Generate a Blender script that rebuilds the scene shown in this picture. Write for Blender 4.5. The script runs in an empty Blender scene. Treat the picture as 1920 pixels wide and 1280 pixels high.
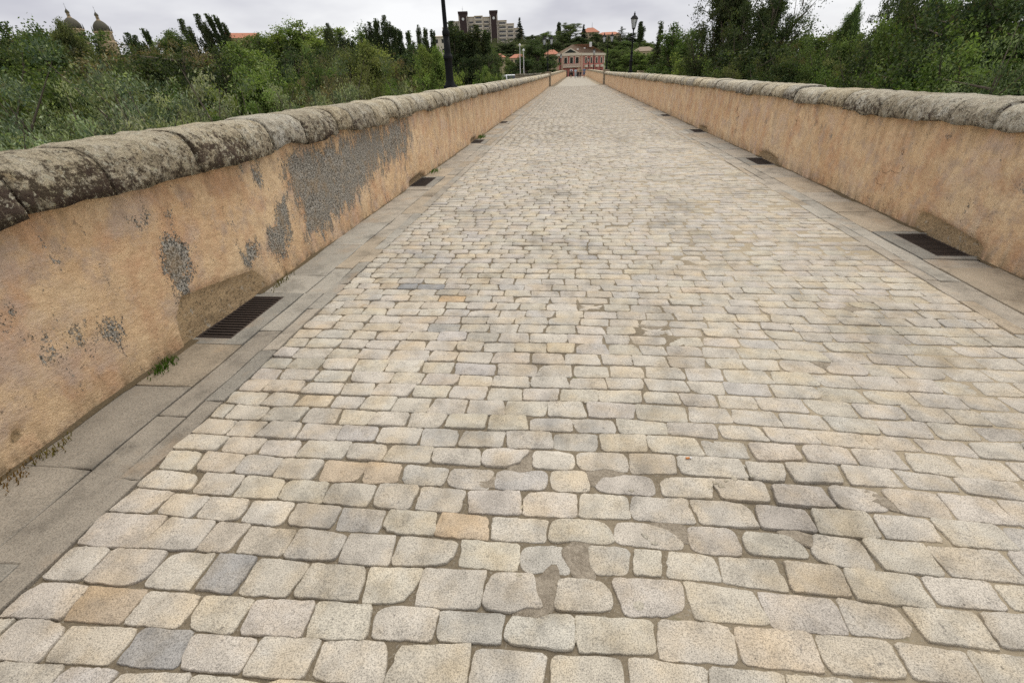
import bpy, math, random
import numpy as np
from mathutils import Matrix, Vector
R_ = math.radians
scene = bpy.context.scene

# ------------------------------------------------------------------ camera
cam_d = bpy.data.cameras.new('camera'); cam = bpy.data.objects.new('camera', cam_d)
scene.collection.objects.link(cam); scene.camera = cam
cam_d.sensor_width = 36.0; cam_d.lens = 880.0/1920.0*36.0
cam_d.clip_start = 0.05; cam_d.clip_end = 8000
PITCH, YAW, ROLL, EYE = 29.75, -7.578, -2.25, 1.6
def cam_axes():
    p, y, r = R_(PITCH), R_(YAW), R_(ROLL)
    fw = Vector((math.sin(y)*math.cos(p), math.cos(y)*math.cos(p), -math.sin(p)))
    rt = Vector((math.cos(y), -math.sin(y), 0)); up = rt.cross(fw)
    return math.cos(r)*rt + math.sin(r)*up, -math.sin(r)*rt + math.cos(r)*up, fw
c_rt, c_up, c_fw = cam_axes()
cam.matrix_world = Matrix(((c_rt.x, c_up.x, -c_fw.x, 0), (c_rt.y, c_up.y, -c_fw.y, 0), (c_rt.z, c_up.z, -c_fw.z, EYE), (0, 0, 0, 1)))
scene.render.resolution_x, scene.render.resolution_y = 1024, 682

# ------------------------------------------------------------------ world: overcast daylight
SUN_EL, SUN_AZ = 62.0, 20.0          # azimuth from +Y towards +X
world = bpy.data.worlds.new('World'); scene.world = world; world.use_nodes = True
wt = world.node_tree; wt.nodes.clear()
def wn(t, **k):
    n = wt.nodes.new(t)
    for a, v in k.items(): setattr(n, a, v)
    return n
w_out = wn('ShaderNodeOutputWorld'); w_bg = wn('ShaderNodeBackground')
w_sky = wn('ShaderNodeTexSky', sky_type='NISHITA', sun_disc=False)
w_sky.sun_elevation = R_(SUN_EL); w_sky.sun_rotation = R_(SUN_AZ)
w_sk = wn('ShaderNodeMixRGB', blend_type='MULTIPLY'); w_sk.inputs[0].default_value = 1; w_sk.inputs[2].default_value = (.08, .08, .08, 1)
wt.links.new(w_sky.outputs[0], w_sk.inputs[1])
w_tc = wn('ShaderNodeTexCoord'); w_mp = wn('ShaderNodeMapping'); w_mp.inputs['Scale'].default_value = (1.6, 1.6, 5.0)
w_n = wn('ShaderNodeTexNoise'); w_n.inputs['Scale'].default_value = 1.5; w_n.inputs['Detail'].default_value = 5; w_n.inputs['Roughness'].default_value = .5
w_r = wn('ShaderNodeValToRGB')
w_r.color_ramp.elements[0].position = .36; w_r.color_ramp.elements[0].color = (.395, .392, .432, 1)
w_r.color_ramp.elements[1].position = .60; w_r.color_ramp.elements[1].color = (.66, .66, .665, 1)
w_m = wn('ShaderNodeMixRGB'); w_m.inputs[0].default_value = .94
wt.links.new(w_tc.outputs['Generated'], w_mp.inputs[0]); wt.links.new(w_mp.outputs[0], w_n.inputs['Vector'])
wt.links.new(w_n.outputs[0], w_r.inputs[0]); wt.links.new(w_sk.outputs[0], w_m.inputs[1]); wt.links.new(w_r.outputs[0], w_m.inputs[2])
wt.links.new(w_m.outputs[0], w_bg.inputs[0]); w_bg.inputs[1].default_value = 1.0; wt.links.new(w_bg.outputs[0], w_out.inputs[0])

sun_d = bpy.data.lights.new('sun', 'SUN'); sun_d.energy = 1.5; sun_d.angle = R_(40); sun_d.color = (1.0, .95, .86)
sun = bpy.data.objects.new('sun', sun_d); scene.collection.objects.link(sun)
sv = Vector((math.sin(R_(SUN_AZ))*math.cos(R_(SUN_EL)), math.cos(R_(SUN_AZ))*math.cos(R_(SUN_EL)), math.sin(R_(SUN_EL))))
sun.rotation_euler = sv.to_track_quat('Z', 'Y').to_euler()
sun.location = (0, 0, 60)
vs = scene.view_settings
vs.view_transform = 'Standard'; vs.look = 'None'; vs.exposure = 0.6; vs.gamma = 1.0; vs.use_curve_mapping = False
scene.render.engine = 'CYCLES'
scene.cycles.use_denoising = False; scene.render.filter_size = 1.0
scene.cycles.max_bounces = 6; scene.cycles.diffuse_bounces = 3; scene.cycles.transparent_max_bounces = 4

# ------------------------------------------------------------------ helpers
COL = scene.collection
rng = np.random.default_rng(7); random.seed(7)

def mesh_np(name, V, F, mats=(), smooth=False, attrs=None, mat_idx=None):
    """V (n,3) floats, F list of index tuples or (m,k) array -> mesh datablock"""
    me = bpy.data.meshes.new(name)
    V = np.asarray(V, np.float32)
    if isinstance(F, np.ndarray):
        m, k = F.shape
        me.vertices.add(len(V)); me.vertices.foreach_set('co', V.ravel())
        me.loops.add(m*k); me.loops.foreach_set('vertex_index', F.ravel().astype(np.int32))
        me.polygons.add(m); me.polygons.foreach_set('loop_start', np.arange(0, m*k, k, dtype=np.int32))
        me.polygons.foreach_set('loop_total', np.full(m, k, np.int32))
        me.update(calc_edges=True)
    else:
        me.from_pydata([tuple(map(float, v)) for v in V], [], F)
    for mt in mats: me.materials.append(mt)
    if mat_idx is not None: me.polygons.foreach_set('material_index', np.asarray(mat_idx, np.int32))
    if smooth: me.polygons.foreach_set('use_smooth', np.ones(len(me.polygons), bool))
    for an, (typ, data) in (attrs or {}).items():
        a = me.attributes.new(an, typ, 'POINT')
        if typ == 'FLOAT': a.data.foreach_set('value', np.asarray(data, np.float32).ravel())
        else:
            d = np.ones((len(V), 4), np.float32); d[:, :3] = data; a.data.foreach_set('color', d.ravel())
    me.update()
    return me

def obj(name, me, parent=None, loc=None, **props):
    o = bpy.data.objects.new(name, me); COL.objects.link(o)
    if parent is not None: o.parent = parent
    if loc is not None: o.location = loc
    for k, v in props.items(): o[k] = v
    return o

def thing(name, label, cat, loc=(0, 0, 0), rz=0.0, group=None, me=None):
    o = obj(name, me, None, loc); o.rotation_euler = (0, 0, rz); o['label'] = label; o['category'] = cat
    if group: o['group'] = group
    return o

class MB:
    """collects simple shapes into one mesh"""
    def __init__(s): s.v = []; s.f = []; s.m = []
    def add(s, V, F, m=0):
        b = len(s.v); s.v += [tuple(v) for v in V]; s.f += [tuple(b+i for i in f) for f in F]; s.m += [m]*len(F); return s
    def box(s, x0, x1, y0, y1, z0, z1, m=0):
        V = [(x, y, z) for z in (z0, z1) for y in (y0, y1) for x in (x0, x1)]
        return s.add(V, [(0, 2, 3, 1), (4, 5, 7, 6), (0, 1, 5, 4), (2, 6, 7, 3), (0, 4, 6, 2), (1, 3, 7, 5)], m)
    def lathe(s, prof, n=12, c=(0, 0, 0), m=0, sq=1.0):
        V = []; F = []
        for r, z in prof:
            for i in range(n):
                a = 2*math.pi*i/n; V.append((c[0]+r*math.cos(a), c[1]+r*math.sin(a)*sq, c[2]+z))
        for k in range(len(prof)-1):
            for i in range(n):
                j = (i+1) % n; F.append((k*n+i, k*n+j, (k+1)*n+j, (k+1)*n+i))
        F.append(tuple(range(n-1, -1, -1))); F.append(tuple((len(prof)-1)*n+i for i in range(n)))
        return s.add(V, F, m)
    def tube(s, p0, p1, r0, r1, n=6, m=0):
        p0 = Vector(p0); p1 = Vector(p1); d = (p1-p0).normalized()
        a = d.orthogonal().normalized(); b = d.cross(a)
        V = [p0+(a*math.cos(2*math.pi*i/n)+b*math.sin(2*math.pi*i/n))*r0 for i in range(n)] + [p1+(a*math.cos(2*math.pi*i/n)+b*math.sin(2*math.pi*i/n))*r1 for i in range(n)]
        F = [(i, (i+1) % n, n+(i+1) % n, n+i) for i in range(n)] + [tuple(range(n-1, -1, -1)), tuple(range(n, 2*n))]
        return s.add(V, F, m)
    def prism(s, poly, y0, y1, m=0):
        """poly in (x,z), extruded along y"""
        n = len(poly); V = [(x, y0, z) for x, z in poly] + [(x, y1, z) for x, z in poly]
        F = [tuple(range(n)), tuple(range(2*n-1, n-1, -1))] + [(i, n+i, n+(i+1) % n, (i+1) % n) for i in range(n)]
        return s.add(V, F, m)
    def mesh(s, name, mats, smooth=False):
        me = mesh_np(name, s.v, s.f, mats if isinstance(mats, (list, tuple)) else [mats], smooth, None, s.m)
        return me
    def part(s, name, mats, parent, smooth=False, loc=None, **p): return obj(name, s.mesh(name, mats, smooth), parent, loc, **p)

# value noise ----------------------------------------------------------
_perm = np.random.default_rng(3).random((64, 64, 64)).astype(np.float32)
def vnoise(P, scale, oct=1):
    P = np.asarray(P, float)*scale; out = 0; amp = 1; tot = 0
    for o in range(oct):
        Q = P*(2**o)+17.3*o; i = np.floor(Q).astype(int); fr = Q-i; fr = fr*fr*(3-2*fr); r = 0
        for dx in (0, 1):
            for dy in (0, 1):
                for dz in (0, 1):
                    w = (fr[..., 0] if dx else 1-fr[..., 0])*(fr[..., 1] if dy else 1-fr[..., 1])*(fr[..., 2] if dz else 1-fr[..., 2])
                    r = r+w*_perm[(i[..., 0]+dx) % 64, (i[..., 1]+dy) % 64, (i[..., 2]+dz) % 64]
        out = out+amp*(r*2-1); tot += amp; amp *= .5
    return out/tot

# material helper ------------------------------------------------------
class N:
    def __init__(s, name, rough=.9, spec=.3):
        s.mat = bpy.data.materials.new(name); s.mat.use_nodes = True; s.t = s.mat.node_tree; s.t.nodes.clear()
        s.out = s.t.nodes.new('ShaderNodeOutputMaterial'); s.b = s.t.nodes.new('ShaderNodeBsdfPrincipled')
        s.b.inputs['Roughness'].default_value = rough; s.b.inputs['Specular IOR Level'].default_value = spec
        s.L(s.b.outputs[0], s.out.inputs[0]); s.pos = s.n('ShaderNodeNewGeometry').outputs['Position']
    def n(s, t, **k):
        x = s.t.nodes.new(t)
        for a, v in k.items(): setattr(x, a, v)
        return x
    def L(s, a, b): s.t.links.new(a, b)
    def put(s, sock, v):
        if isinstance(v, bpy.types.NodeSocket): s.L(v, sock)
        elif isinstance(v, (tuple, list)): sock.default_value = tuple(v) if len(v) == 4 or sock.type == 'VECTOR' else tuple(v)+(1,)
        else: sock.default_value = v
    def noise(s, scale, detail=4, rough=.55, vec=None, dist=0):
        x = s.n('ShaderNodeTexNoise'); x.inputs['Scale'].default_value = scale; x.inputs['Detail'].default_value = detail
        x.inputs['Roughness'].default_value = rough; x.inputs['Distortion'].default_value = dist; s.L(vec or s.pos, x.inputs['Vector']); return x.outputs[0]
    def voro(s, scale, vec=None, feature='F1'):
        x = s.n('ShaderNodeTexVoronoi', feature=feature); x.inputs['Scale'].default_value = scale; s.L(vec or s.pos, x.inputs['Vector']); return x
    def scaled(s, v): 
        x = s.n('ShaderNodeMapping'); x.inputs['Scale'].default_value = v; s.L(s.pos, x.inputs[0]); return x.outputs[0]
    def ramp(s, fac, stops, interp='LINEAR'):
        x = s.n('ShaderNodeValToRGB'); e = x.color_ramp.elements; x.color_ramp.interpolation = interp
        while len(e) < len(stops): e.new(.5)
        for k, (p, c) in zip(e, stops):
            k.position = p; k.color = (c, c, c, 1) if not isinstance(c, (tuple, list)) else tuple(c)+(1,)
        s.put(x.inputs[0], fac); return x.outputs[0]
    def mix(s, a, b, fac, mode='MIX'):
        x = s.n('ShaderNodeMixRGB', blend_type=mode); s.put(x.inputs[0], fac); s.put(x.inputs[1], a); s.put(x.inputs[2], b); return x.outputs[0]
    def math(s, op, a, b=0.0, clamp=False):
        x = s.n('ShaderNodeMath', operation=op, use_clamp=clamp); s.put(x.inputs[0], a); s.put(x.inputs[1], b); return x.outputs[0]
    def attr(s, name, fac=False):
        x = s.n('ShaderNodeAttribute', attribute_name=name); return x.outputs['Fac'] if fac else x.outputs['Color']
    def sep(s, v=None):
        x = s.n('ShaderNodeSeparateXYZ'); s.L(v or s.pos, x.inputs[0]); return x.outputs
    def objinfo(s): return s.n('ShaderNodeObjectInfo').outputs
    def col(s, v): s.put(s.b.inputs['Base Color'], v); return s
    def bump(s, h, strength=.5, dist=.01):
        x = s.n('ShaderNodeBump'); x.inputs['Strength'].default_value = strength; x.inputs['Distance'].default_value = dist
        s.put(x.inputs['Height'], h); s.L(x.outputs[0], s.b.inputs['Normal']); return s

def lin(r, g, b):
    f = lambda c: ((c/255+.055)/1.055)**2.4 if c > 10 else c/255/12.92
    return (f(r), f(g), f(b))

def plain(name, c, rough=.8, var=.12, scale=3.0, metal=0, spec=.3):
    m = N(name, rough, spec); n = m.noise(scale, 4)
    m.col(m.mix(tuple(x*(1-var) for x in c), tuple(min(1, x*(1+var)) for x in c), n)); m.b.inputs['Metallic'].default_value = metal
    return m.mat

M = {}
# cobbles: colour of each stone in attribute 'tint'
m = N('cobble_granite', .82, .25)
t = m.attr('tint')
sp = m.ramp(m.noise(230, 3, .75), [(.38, .50), (.5, 1.0), (.64, 1.22)])
st = m.ramp(m.noise(9, 5, .6), [(.34, .80), (.52, 1.0), (.72, 1.10)])
warm = m.mix((1.0, 1.0, 1.0), (1.05, .98, .87), m.ramp(m.noise(5.0, 4), [(.45, 0.0), (.66, 1.0)]))
pit = m.ramp(m.noise(42, 6, .75), [(.31, .35), (.38, 1.0)])
rust = m.ramp(m.noise(2.6, 6, .68), [(.66, 0.0), (.74, .55)])
cc = m.mix(m.mix(m.mix(m.mix(t, sp, 1, 'MULTIPLY'), st, 1, 'MULTIPLY'), warm, 1, 'MULTIPLY'), pit, 1, 'MULTIPLY')
grime = m.ramp(m.noise(1.15, 7, .72), [(.33, .66), (.50, 1.0), (.68, 1.06)])
scuff = m.math('MULTIPLY', m.ramp(m.noise(85, 4, .75), [(.54, 0.0), (.62, .75)]), m.ramp(m.noise(7.5, 5, .65), [(.55, 0.0), (.65, 1.0)]))
vein = m.ramp(m.math('ABSOLUTE', m.math('ADD', m.noise(5.5, 6, .62), -.5)), [(0.0, .45), (.006, 0.0)])
cc = m.mix(m.mix(m.mix(cc, grime, 1, 'MULTIPLY'), (.15, .135, .12), scuff), (.17, .145, .115), m.math('MULTIPLY', vein, m.ramp(m.noise(2.0, 3), [(.5, 0.0), (.6, 1.0)])))
m.col(m.mix(cc, (.40, .25, .11), rust))
m.bump(m.math('ADD', m.noise(150, 4, .7), m.math('MULTIPLY', m.noise(24, 5, .65), 1.6)), .55, .006); M['cobble'] = m.mat

m = N('joint_mortar', .95, .1)
side = m.math('ADD', m.math('MULTIPLY', m.sep()[0], .26), m.math('ADD', m.math('MULTIPLY', m.noise(1.1, 3), 1.1), -.35), True)
n1 = m.noise(60, 5, .7)
dirt = m.mix((.07, .056, .038), (.30, .245, .17), n1); sand = m.mix((.28, .23, .155), (.56, .475, .345), n1)
pebbles = m.ramp(m.noise(130, 2, .6), [(.58, 0.0), (.68, 1.0)])
base = m.mix(dirt, sand, m.ramp(side, [(.22, .12), (.62, 1.0)]))
m.col(m.mix(m.mix(base, (.42, .39, .33), m.math('MULTIPLY', pebbles, .5)), (.12, .14, .05), m.ramp(m.noise(3.3, 5, .7), [(.63, 0.0), (.72, .6)])))
m.bump(m.noise(70, 5, .75), .9, .012); M['mortar'] = m.mat

m = N('mortar_patch', .92, .1); n1 = m.ramp(m.math('ADD', m.math('MULTIPLY', m.noise(95, 4, .8), .6), m.math('MULTIPLY', m.noise(18, 5, .7), .4)), [(.36, 0.0), (.64, 1.0)])
m.col(m.mix((.23, .19, .14), (.53, .46, .36), n1)); m.bump(m.math('ADD', m.noise(90, 5, .75), m.math('MULTIPLY', m.noise(22, 5, .7), 1.5)), 1.0, .014); M['patch'] = m.mat

m = N('wall_foot_silt_shade', .95, .1); m.col(m.mix((.06, .048, .03), (.25, .19, .115), m.noise(70, 5, .75))); m.bump(m.noise(90, 4, .8), 1.0, .01); M['silt_shade'] = m.mat
# edging granite
m = N('edging_granite', .85, .25)
t = m.attr('tint'); sp = m.ramp(m.noise(150, 4, .8), [(.36, .5), (.5, 1.0), (.66, 1.25)])
st = m.ramp(m.noise(3.4, 7, .7), [(.32, .60), (.5, 1.0), (.70, 1.18)])
ox = m.ramp(m.noise(2.2, 6, .65), [(.56, 0.0), (.7, .35)])
m.col(m.mix(m.mix(m.mix(t, sp, 1, 'MULTIPLY'), st, 1, 'MULTIPLY'), (.40, .27, .155), ox))
m.bump(m.math('ADD', m.noise(120, 4, .7), m.noise(14, 5, .6)), .5, .008); M['edging'] = m.mat

# render of the parapets.  attributes: bare (lost render), stone (exposed block), pale, damp
m = N('ochre_render', .95, .12)
big = m.noise(1.1, 6, .62); mid = m.noise(6.5, 7, .68); grit = m.noise(120, 4, .8)
och = m.mix((.74, .51, .30), (.87, .665, .43), m.ramp(big, [(.36, 0.0), (.64, 1.0)]))
och = m.mix(och, (.66, .405, .245), m.ramp(m.noise(2.6, 6, .65), [(.47, 0.0), (.62, .75)]))
och = m.mix(och, (.55, .43, .335), m.ramp(m.noise(4.1, 7, .72), [(.50, 0.0), (.62, .7)]))
och = m.mix(och, (.80, .62, .41), m.ramp(m.noise(1.9, 7, .7, m.scaled((1, 1, .55))), [(.55, 0.0), (.64, .6)]))
stv = m.mix(m.scaled((5, 5, .7)), m.pos, .10)
streak = m.math('MULTIPLY', m.ramp(m.noise(1.0, 5, .6, stv), [(.56, 0.0), (.64, 1.0)]), m.ramp(m.noise(1.4, 3), [(.42, 0.0), (.6, 1.0)]))
och = m.mix(och, (.82, .67, .47), m.math('MULTIPLY', m.math('MULTIPLY', streak, .7), m.attr('pale', True)))
och = m.mix(och, (.22, .165, .10), m.math('MULTIPLY', m.ramp(m.noise(1.0, 6, .72, m.scaled((10, 10, 1.6))), [(.42, 0.0), (.64, 1.0)]), m.attr('damp_shade', True)))
och = m.mix(och, m.mix((.74, .71, .66), (1.18, 1.18, 1.18), m.ramp(grit, [(.36, 0.0), (.62, 1.0)])), .6, 'MULTIPLY')
och = m.mix(och, m.mix((.72, .68, .66), (1.12, 1.13, 1.12), m.ramp(m.noise(14, 7, .75), [(.36, 0.0), (.62, 1.0)])), .5, 'MULTIPLY')
och = m.mix(och, (.64, .50, .41), m.ramp(m.noise(2.0, 6, .7), [(.53, 0.0), (.64, .45)]))
och = m.mix(och, (.20, .135, .085), m.ramp(m.noise(58, 5, .75), [(.295, .85), (.36, 0.0)]))
och = m.mix(och, (.13, .10, .08), m.math('MULTIPLY', m.ramp(m.noise(40, 4, .75), [(.56, 0.0), (.63, .8)]), m.ramp(m.noise(3.0, 5, .65), [(.56, 0.0), (.66, 1.0)])))
gr = m.noise(75, 3, .8)
agg = m.mix((.075, .068, .055), (.62, .585, .51), m.ramp(gr, [(.42, 0.0), (.60, 1.0)])); agg = m.mix(agg, (.42, .30, .17), m.ramp(mid, [(.5, 0.0), (.66, .5)]))
ragged = m.math('ADD', m.math('MULTIPLY', m.math('ADD', m.noise(1.0, 6, .72, m.scaled((9, 9, 4.0))), -.5), 2.7), m.math('MULTIPLY', m.math('ADD', m.noise(70, 3, .75), -.5), 1.7))
bare = m.ramp(m.math('ADD', m.attr('bare', True), ragged), [(.47, 0.0), (.55, 1.0)])
rnd = m.math('MULTIPLY', m.ramp(m.noise(2.9, 6, .7), [(.63, 0.0), (.70, .9)]), m.ramp(m.noise(55, 4, .75), [(.47, 0.0), (.55, 1.0)]))
bare2 = m.math('MAXIMUM', bare, rnd)
cc = m.mix(och, agg, bare2)
rock = m.mix((.33, .24, .14), (.66, .48, .28), m.noise(9, 8, .75)); rock = m.mix(rock, (.09, .075, .05), m.ramp(m.noise(45, 6, .8), [(.5, 0.0), (.64, .8)])); rock = m.mix(rock, (.50, .46, .38), m.ramp(m.noise(17, 5, .7), [(.57, 0.0), (.67, .7)]))
cc = m.mix(cc, rock, m.ramp(m.math('ADD', m.attr('stone', True), m.math('MULTIPLY', m.math('ADD', m.noise(30, 4, .7), -.5), .8)), [(.42, 0.0), (.58, 1.0)]))
cn = m.math('ABSOLUTE', m.math('ADD', m.noise(.8, 6, .6), -.5))
crk = m.math('MULTIPLY', m.ramp(cn, [(.0, 1.0), (.0022, 0.0)]), m.ramp(m.noise(1.3, 2), [(.62, 0.0), (.64, .7)]))
m.col(m.mix(cc, (.09, .06, .04), crk))
h = m.math('ADD', m.math('ADD', m.math('MULTIPLY', grit, .6), m.math('MULTIPLY', mid, 2.6)), m.math('MULTIPLY', m.noise(1.0, 5, .65, m.scaled((14, 14, 26))), 1.4))
h = m.math('SUBTRACT', m.math('SUBTRACT', h, m.math('MULTIPLY', bare2, m.math('ADD', 1.3, m.math('MULTIPLY', gr, -1.4)))), m.math('MULTIPLY', crk, 1.5))
m.bump(h, .9, .012); M['render'] = m.mat

# coping stones with lichen.  Object colour r = how much dark lichen
m = N('lichen_coping', .95, .1)
dk = m.n('ShaderNodeSeparateColor'); m.L(m.objinfo()['Color'], dk.inputs[0]); tone, yel = dk.outputs[1], dk.outputs[2]; dk = dk.outputs[0]
a = m.mix((.36, .31, .235), (.62, .56, .44), m.ramp(m.noise(8, 7, .7), [(.32, 0.0), (.66, 1.0)]))
a = m.mix(a, (.74, .71, .62), m.ramp(m.noise(5.0, 7, .72), [(.50, 0.0), (.60, .9)]))
a = m.mix(a, (.50, .385, .20), m.ramp(m.noise(4.2, 6, .68), [(.59, 0.0), (.67, .6)]))
a = m.mix(a, (.36, .34, .18), m.ramp(m.noise(13, 6, .7), [(.60, 0.0), (.68, .5)]))
fine = m.noise(34, 7, .8)
a = m.mix(a, (.10, .083, .062), m.ramp(fine, [(.50, 0.0), (.60, .9)]))
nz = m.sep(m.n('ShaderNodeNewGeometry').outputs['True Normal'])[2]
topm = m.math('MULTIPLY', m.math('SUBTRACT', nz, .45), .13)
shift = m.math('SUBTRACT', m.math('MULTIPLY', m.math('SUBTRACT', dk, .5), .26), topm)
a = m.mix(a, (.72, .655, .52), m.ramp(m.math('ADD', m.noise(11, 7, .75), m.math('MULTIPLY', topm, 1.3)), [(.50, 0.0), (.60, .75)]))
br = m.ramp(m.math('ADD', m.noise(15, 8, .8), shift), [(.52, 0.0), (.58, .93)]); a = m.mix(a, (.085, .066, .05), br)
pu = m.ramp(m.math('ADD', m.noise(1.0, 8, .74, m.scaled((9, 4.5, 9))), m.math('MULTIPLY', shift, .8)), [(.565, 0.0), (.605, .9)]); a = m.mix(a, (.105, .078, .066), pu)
a = m.mix(a, (.66, .65, .55), m.ramp(m.noise(24, 6, .7), [(.58, 0.0), (.62, .9)]))
a = m.mix(a, (.58, .55, .40), m.ramp(m.noise(52, 5, .7), [(.59, 0.0), (.63, .85)]))
stri = m.noise(1.0, 6, .7, m.scaled((5, 24, 3.5)))
a = m.mix(a, (.09, .075, .055), m.ramp(stri, [(.30, .75), (.40, 0.0)])); a = m.mix(a, (.62, .55, .42), m.ramp(stri, [(.60, 0.0), (.70, .5)]))
a = m.mix(a, m.mix((.6, .6, .6), (1.2, 1.2, 1.2), m.ramp(m.noise(150, 3, .75), [(.36, 0.0), (.64, 1.0)])), .8, 'MULTIPLY')
a = m.mix(a, m.mix((.62, .62, .64), (1.22, 1.2, 1.14), tone), 1, 'MULTIPLY'); a = m.mix(a, m.mix((.97, .99, 1.04), (1.08, .98, .78), yel), 1, 'MULTIPLY'); m.col(a)
m.bump(m.math('ADD', m.math('ADD', m.math('MULTIPLY', m.noise(20, 8, .78), 2.4), m.math('MULTIPLY', stri, 1.3)), m.math('MULTIPLY', fine, .9)), 1.0, .024); M['coping'] = m.mat

M['iron'] = plain('rusty_iron', (.055, .042, .035), .75, .35, 40, .3)
M['black_iron'] = plain('black_lamp_paint', (.004, .0045, .0055), .6, .2, 8, 0, .2)
M['pit'] = plain('drain_pit', (.03, .027, .022), .95)
M['bodystone'] = plain('bridge_masonry', (.34, .28, .20), .95, .3, 2)
m = N('lantern_glass', .25, .5); m.col((.62, .64, .64)); m.b.inputs['Transmission Weight'].default_value = .35; M['lamp_glass'] = m.mat
ROWJ=[
 [(-1.80,0.610),(-1.63,0.623),(-1.39,0.628),(-1.20,0.643),(-0.98,0.646),(-0.76,0.657)],
 [(-1.96,0.740),(-1.69,0.749),(-1.42,0.759),(-1.23,0.763),(-1.01,0.768),(-0.80,0.776),(-0.54,0.789),(-0.28,0.810),(-0.17,0.811),(-0.03,0.809),(0.20,0.821),(0.26,0.819),(0.45,0.819),(0.69,0.826),(0.84,0.824),(1.03,0.827)],
 [(-1.91,0.883),(-1.73,0.883),(-1.52,0.883),(-1.30,0.889),(-1.09,0.896),(-0.89,0.905),(-0.66,0.908),(-0.49,0.914),(-0.25,0.916),(-0.03,0.929),(0.18,0.945),(0.34,0.953),(0.58,0.953),(0.80,0.954),(1.08,0.949),(1.27,0.944),(1.41,0.947)],
 [(-1.93,1.030),(-1.66,1.039),(-1.45,1.047),(-1.28,1.049),(-1.07,1.053),(-0.92,1.048),(-0.71,1.048),(-0.52,1.059),(-0.39,1.075),(-0.25,1.070),(-0.02,1.073),(0.22,1.089),(0.29,1.093),(0.58,1.097),(0.73,1.081),(0.96,1.081),(1.17,1.061),(1.48,1.074)],
 [(-1.92,1.196),(-1.69,1.199),(-1.45,1.197),(-1.31,1.192),(-1.09,1.190),(-0.98,1.188),(-0.88,1.187),(-0.65,1.196),(-0.49,1.197),(-0.38,1.195),(-0.16,1.197),(0.04,1.207),(0.20,1.216),(0.41,1.212),(0.58,1.211),(0.81,1.213),(1.03,1.204),(1.27,1.186),(1.53,1.187)],
 [(-1.92,1.336),(-1.76,1.330),(-1.57,1.323),(-1.38,1.327),(-1.15,1.325),(-0.93,1.316),(-0.75,1.323),(-0.53,1.321),(-0.31,1.321),(-0.05,1.329),(0.20,1.337),(0.32,1.342),(0.55,1.338),(0.75,1.340),(0.94,1.339),(1.20,1.330),(1.41,1.322),(1.65,1.316)],
 [(-1.96,1.454),(-1.70,1.457),(-1.50,1.456),(-1.30,1.452),(-1.07,1.444),(-0.84,1.452),(-0.64,1.459),(-0.41,1.449),(-0.18,1.462),(0.08,1.468),(0.28,1.473),(0.58,1.486),(0.80,1.475),(1.03,1.469),(1.27,1.473),(1.50,1.452),(1.74,1.435)],
 [(-1.93,1.590),(-1.67,1.594),(-1.47,1.584),(-1.27,1.580),(-1.04,1.591),(-0.81,1.587),(-0.61,1.592),(-0.54,1.580),(-0.22,1.595),(0.06,1.596),(0.29,1.595),(0.51,1.606),(0.72,1.603),(0.83,1.600),(0.99,1.610),(1.24,1.611),(1.48,1.606),(1.70,1.597),(1.87,1.569)],
 [(-1.93,1.708),(-1.66,1.711),(-1.43,1.707),(-1.22,1.712),(-0.97,1.714),(-0.74,1.712),(-0.57,1.717),(-0.35,1.722),(-0.12,1.728),(0.06,1.730),(0.31,1.738),(0.49,1.748),(0.66,1.736),(0.81,1.740),(0.98,1.737),(1.11,1.740),(1.32,1.733),(1.45,1.726),(1.59,1.708),(1.76,1.686)],
 [(-1.91,1.843),(-1.71,1.839),(-1.53,1.838),(-1.31,1.840),(-1.08,1.843),(-0.86,1.846),(-0.70,1.849),(-0.60,1.844),(-0.41,1.849),(-0.19,1.861),(0.06,1.867),(0.28,1.871),(0.52,1.880),(0.75,1.874),(0.84,1.865),(1.01,1.866),(1.22,1.867),(1.38,1.853),(1.57,1.846),(1.79,1.827),(1.90,1.819),(2.07,1.814)],
 [(-1.94,1.971),(-1.67,1.965),(-1.48,1.973),(-1.25,1.974),(-1.05,1.969),(-0.81,1.966),(-0.63,1.970),(-0.42,1.975),(-0.20,1.978),(0.06,1.982),(0.33,1.997),(0.54,1.986),(0.79,1.986),(0.88,1.993),(1.02,1.982),(1.25,1.970),(1.48,1.967),(1.69,1.944),(1.92,1.938),(2.16,1.952)],
 [(-1.91,2.100),(-1.68,2.098),(-1.45,2.103),(-1.21,2.097),(-0.94,2.100),(-0.73,2.109),(-0.66,2.103),(-0.40,2.111),(-0.11,2.121),(0.14,2.133),(0.40,2.136),(0.67,2.125),(0.88,2.121),(1.12,2.106),(1.36,2.100),(1.58,2.077),(1.81,2.080),(1.97,2.063),(2.24,2.055)],
]
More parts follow.
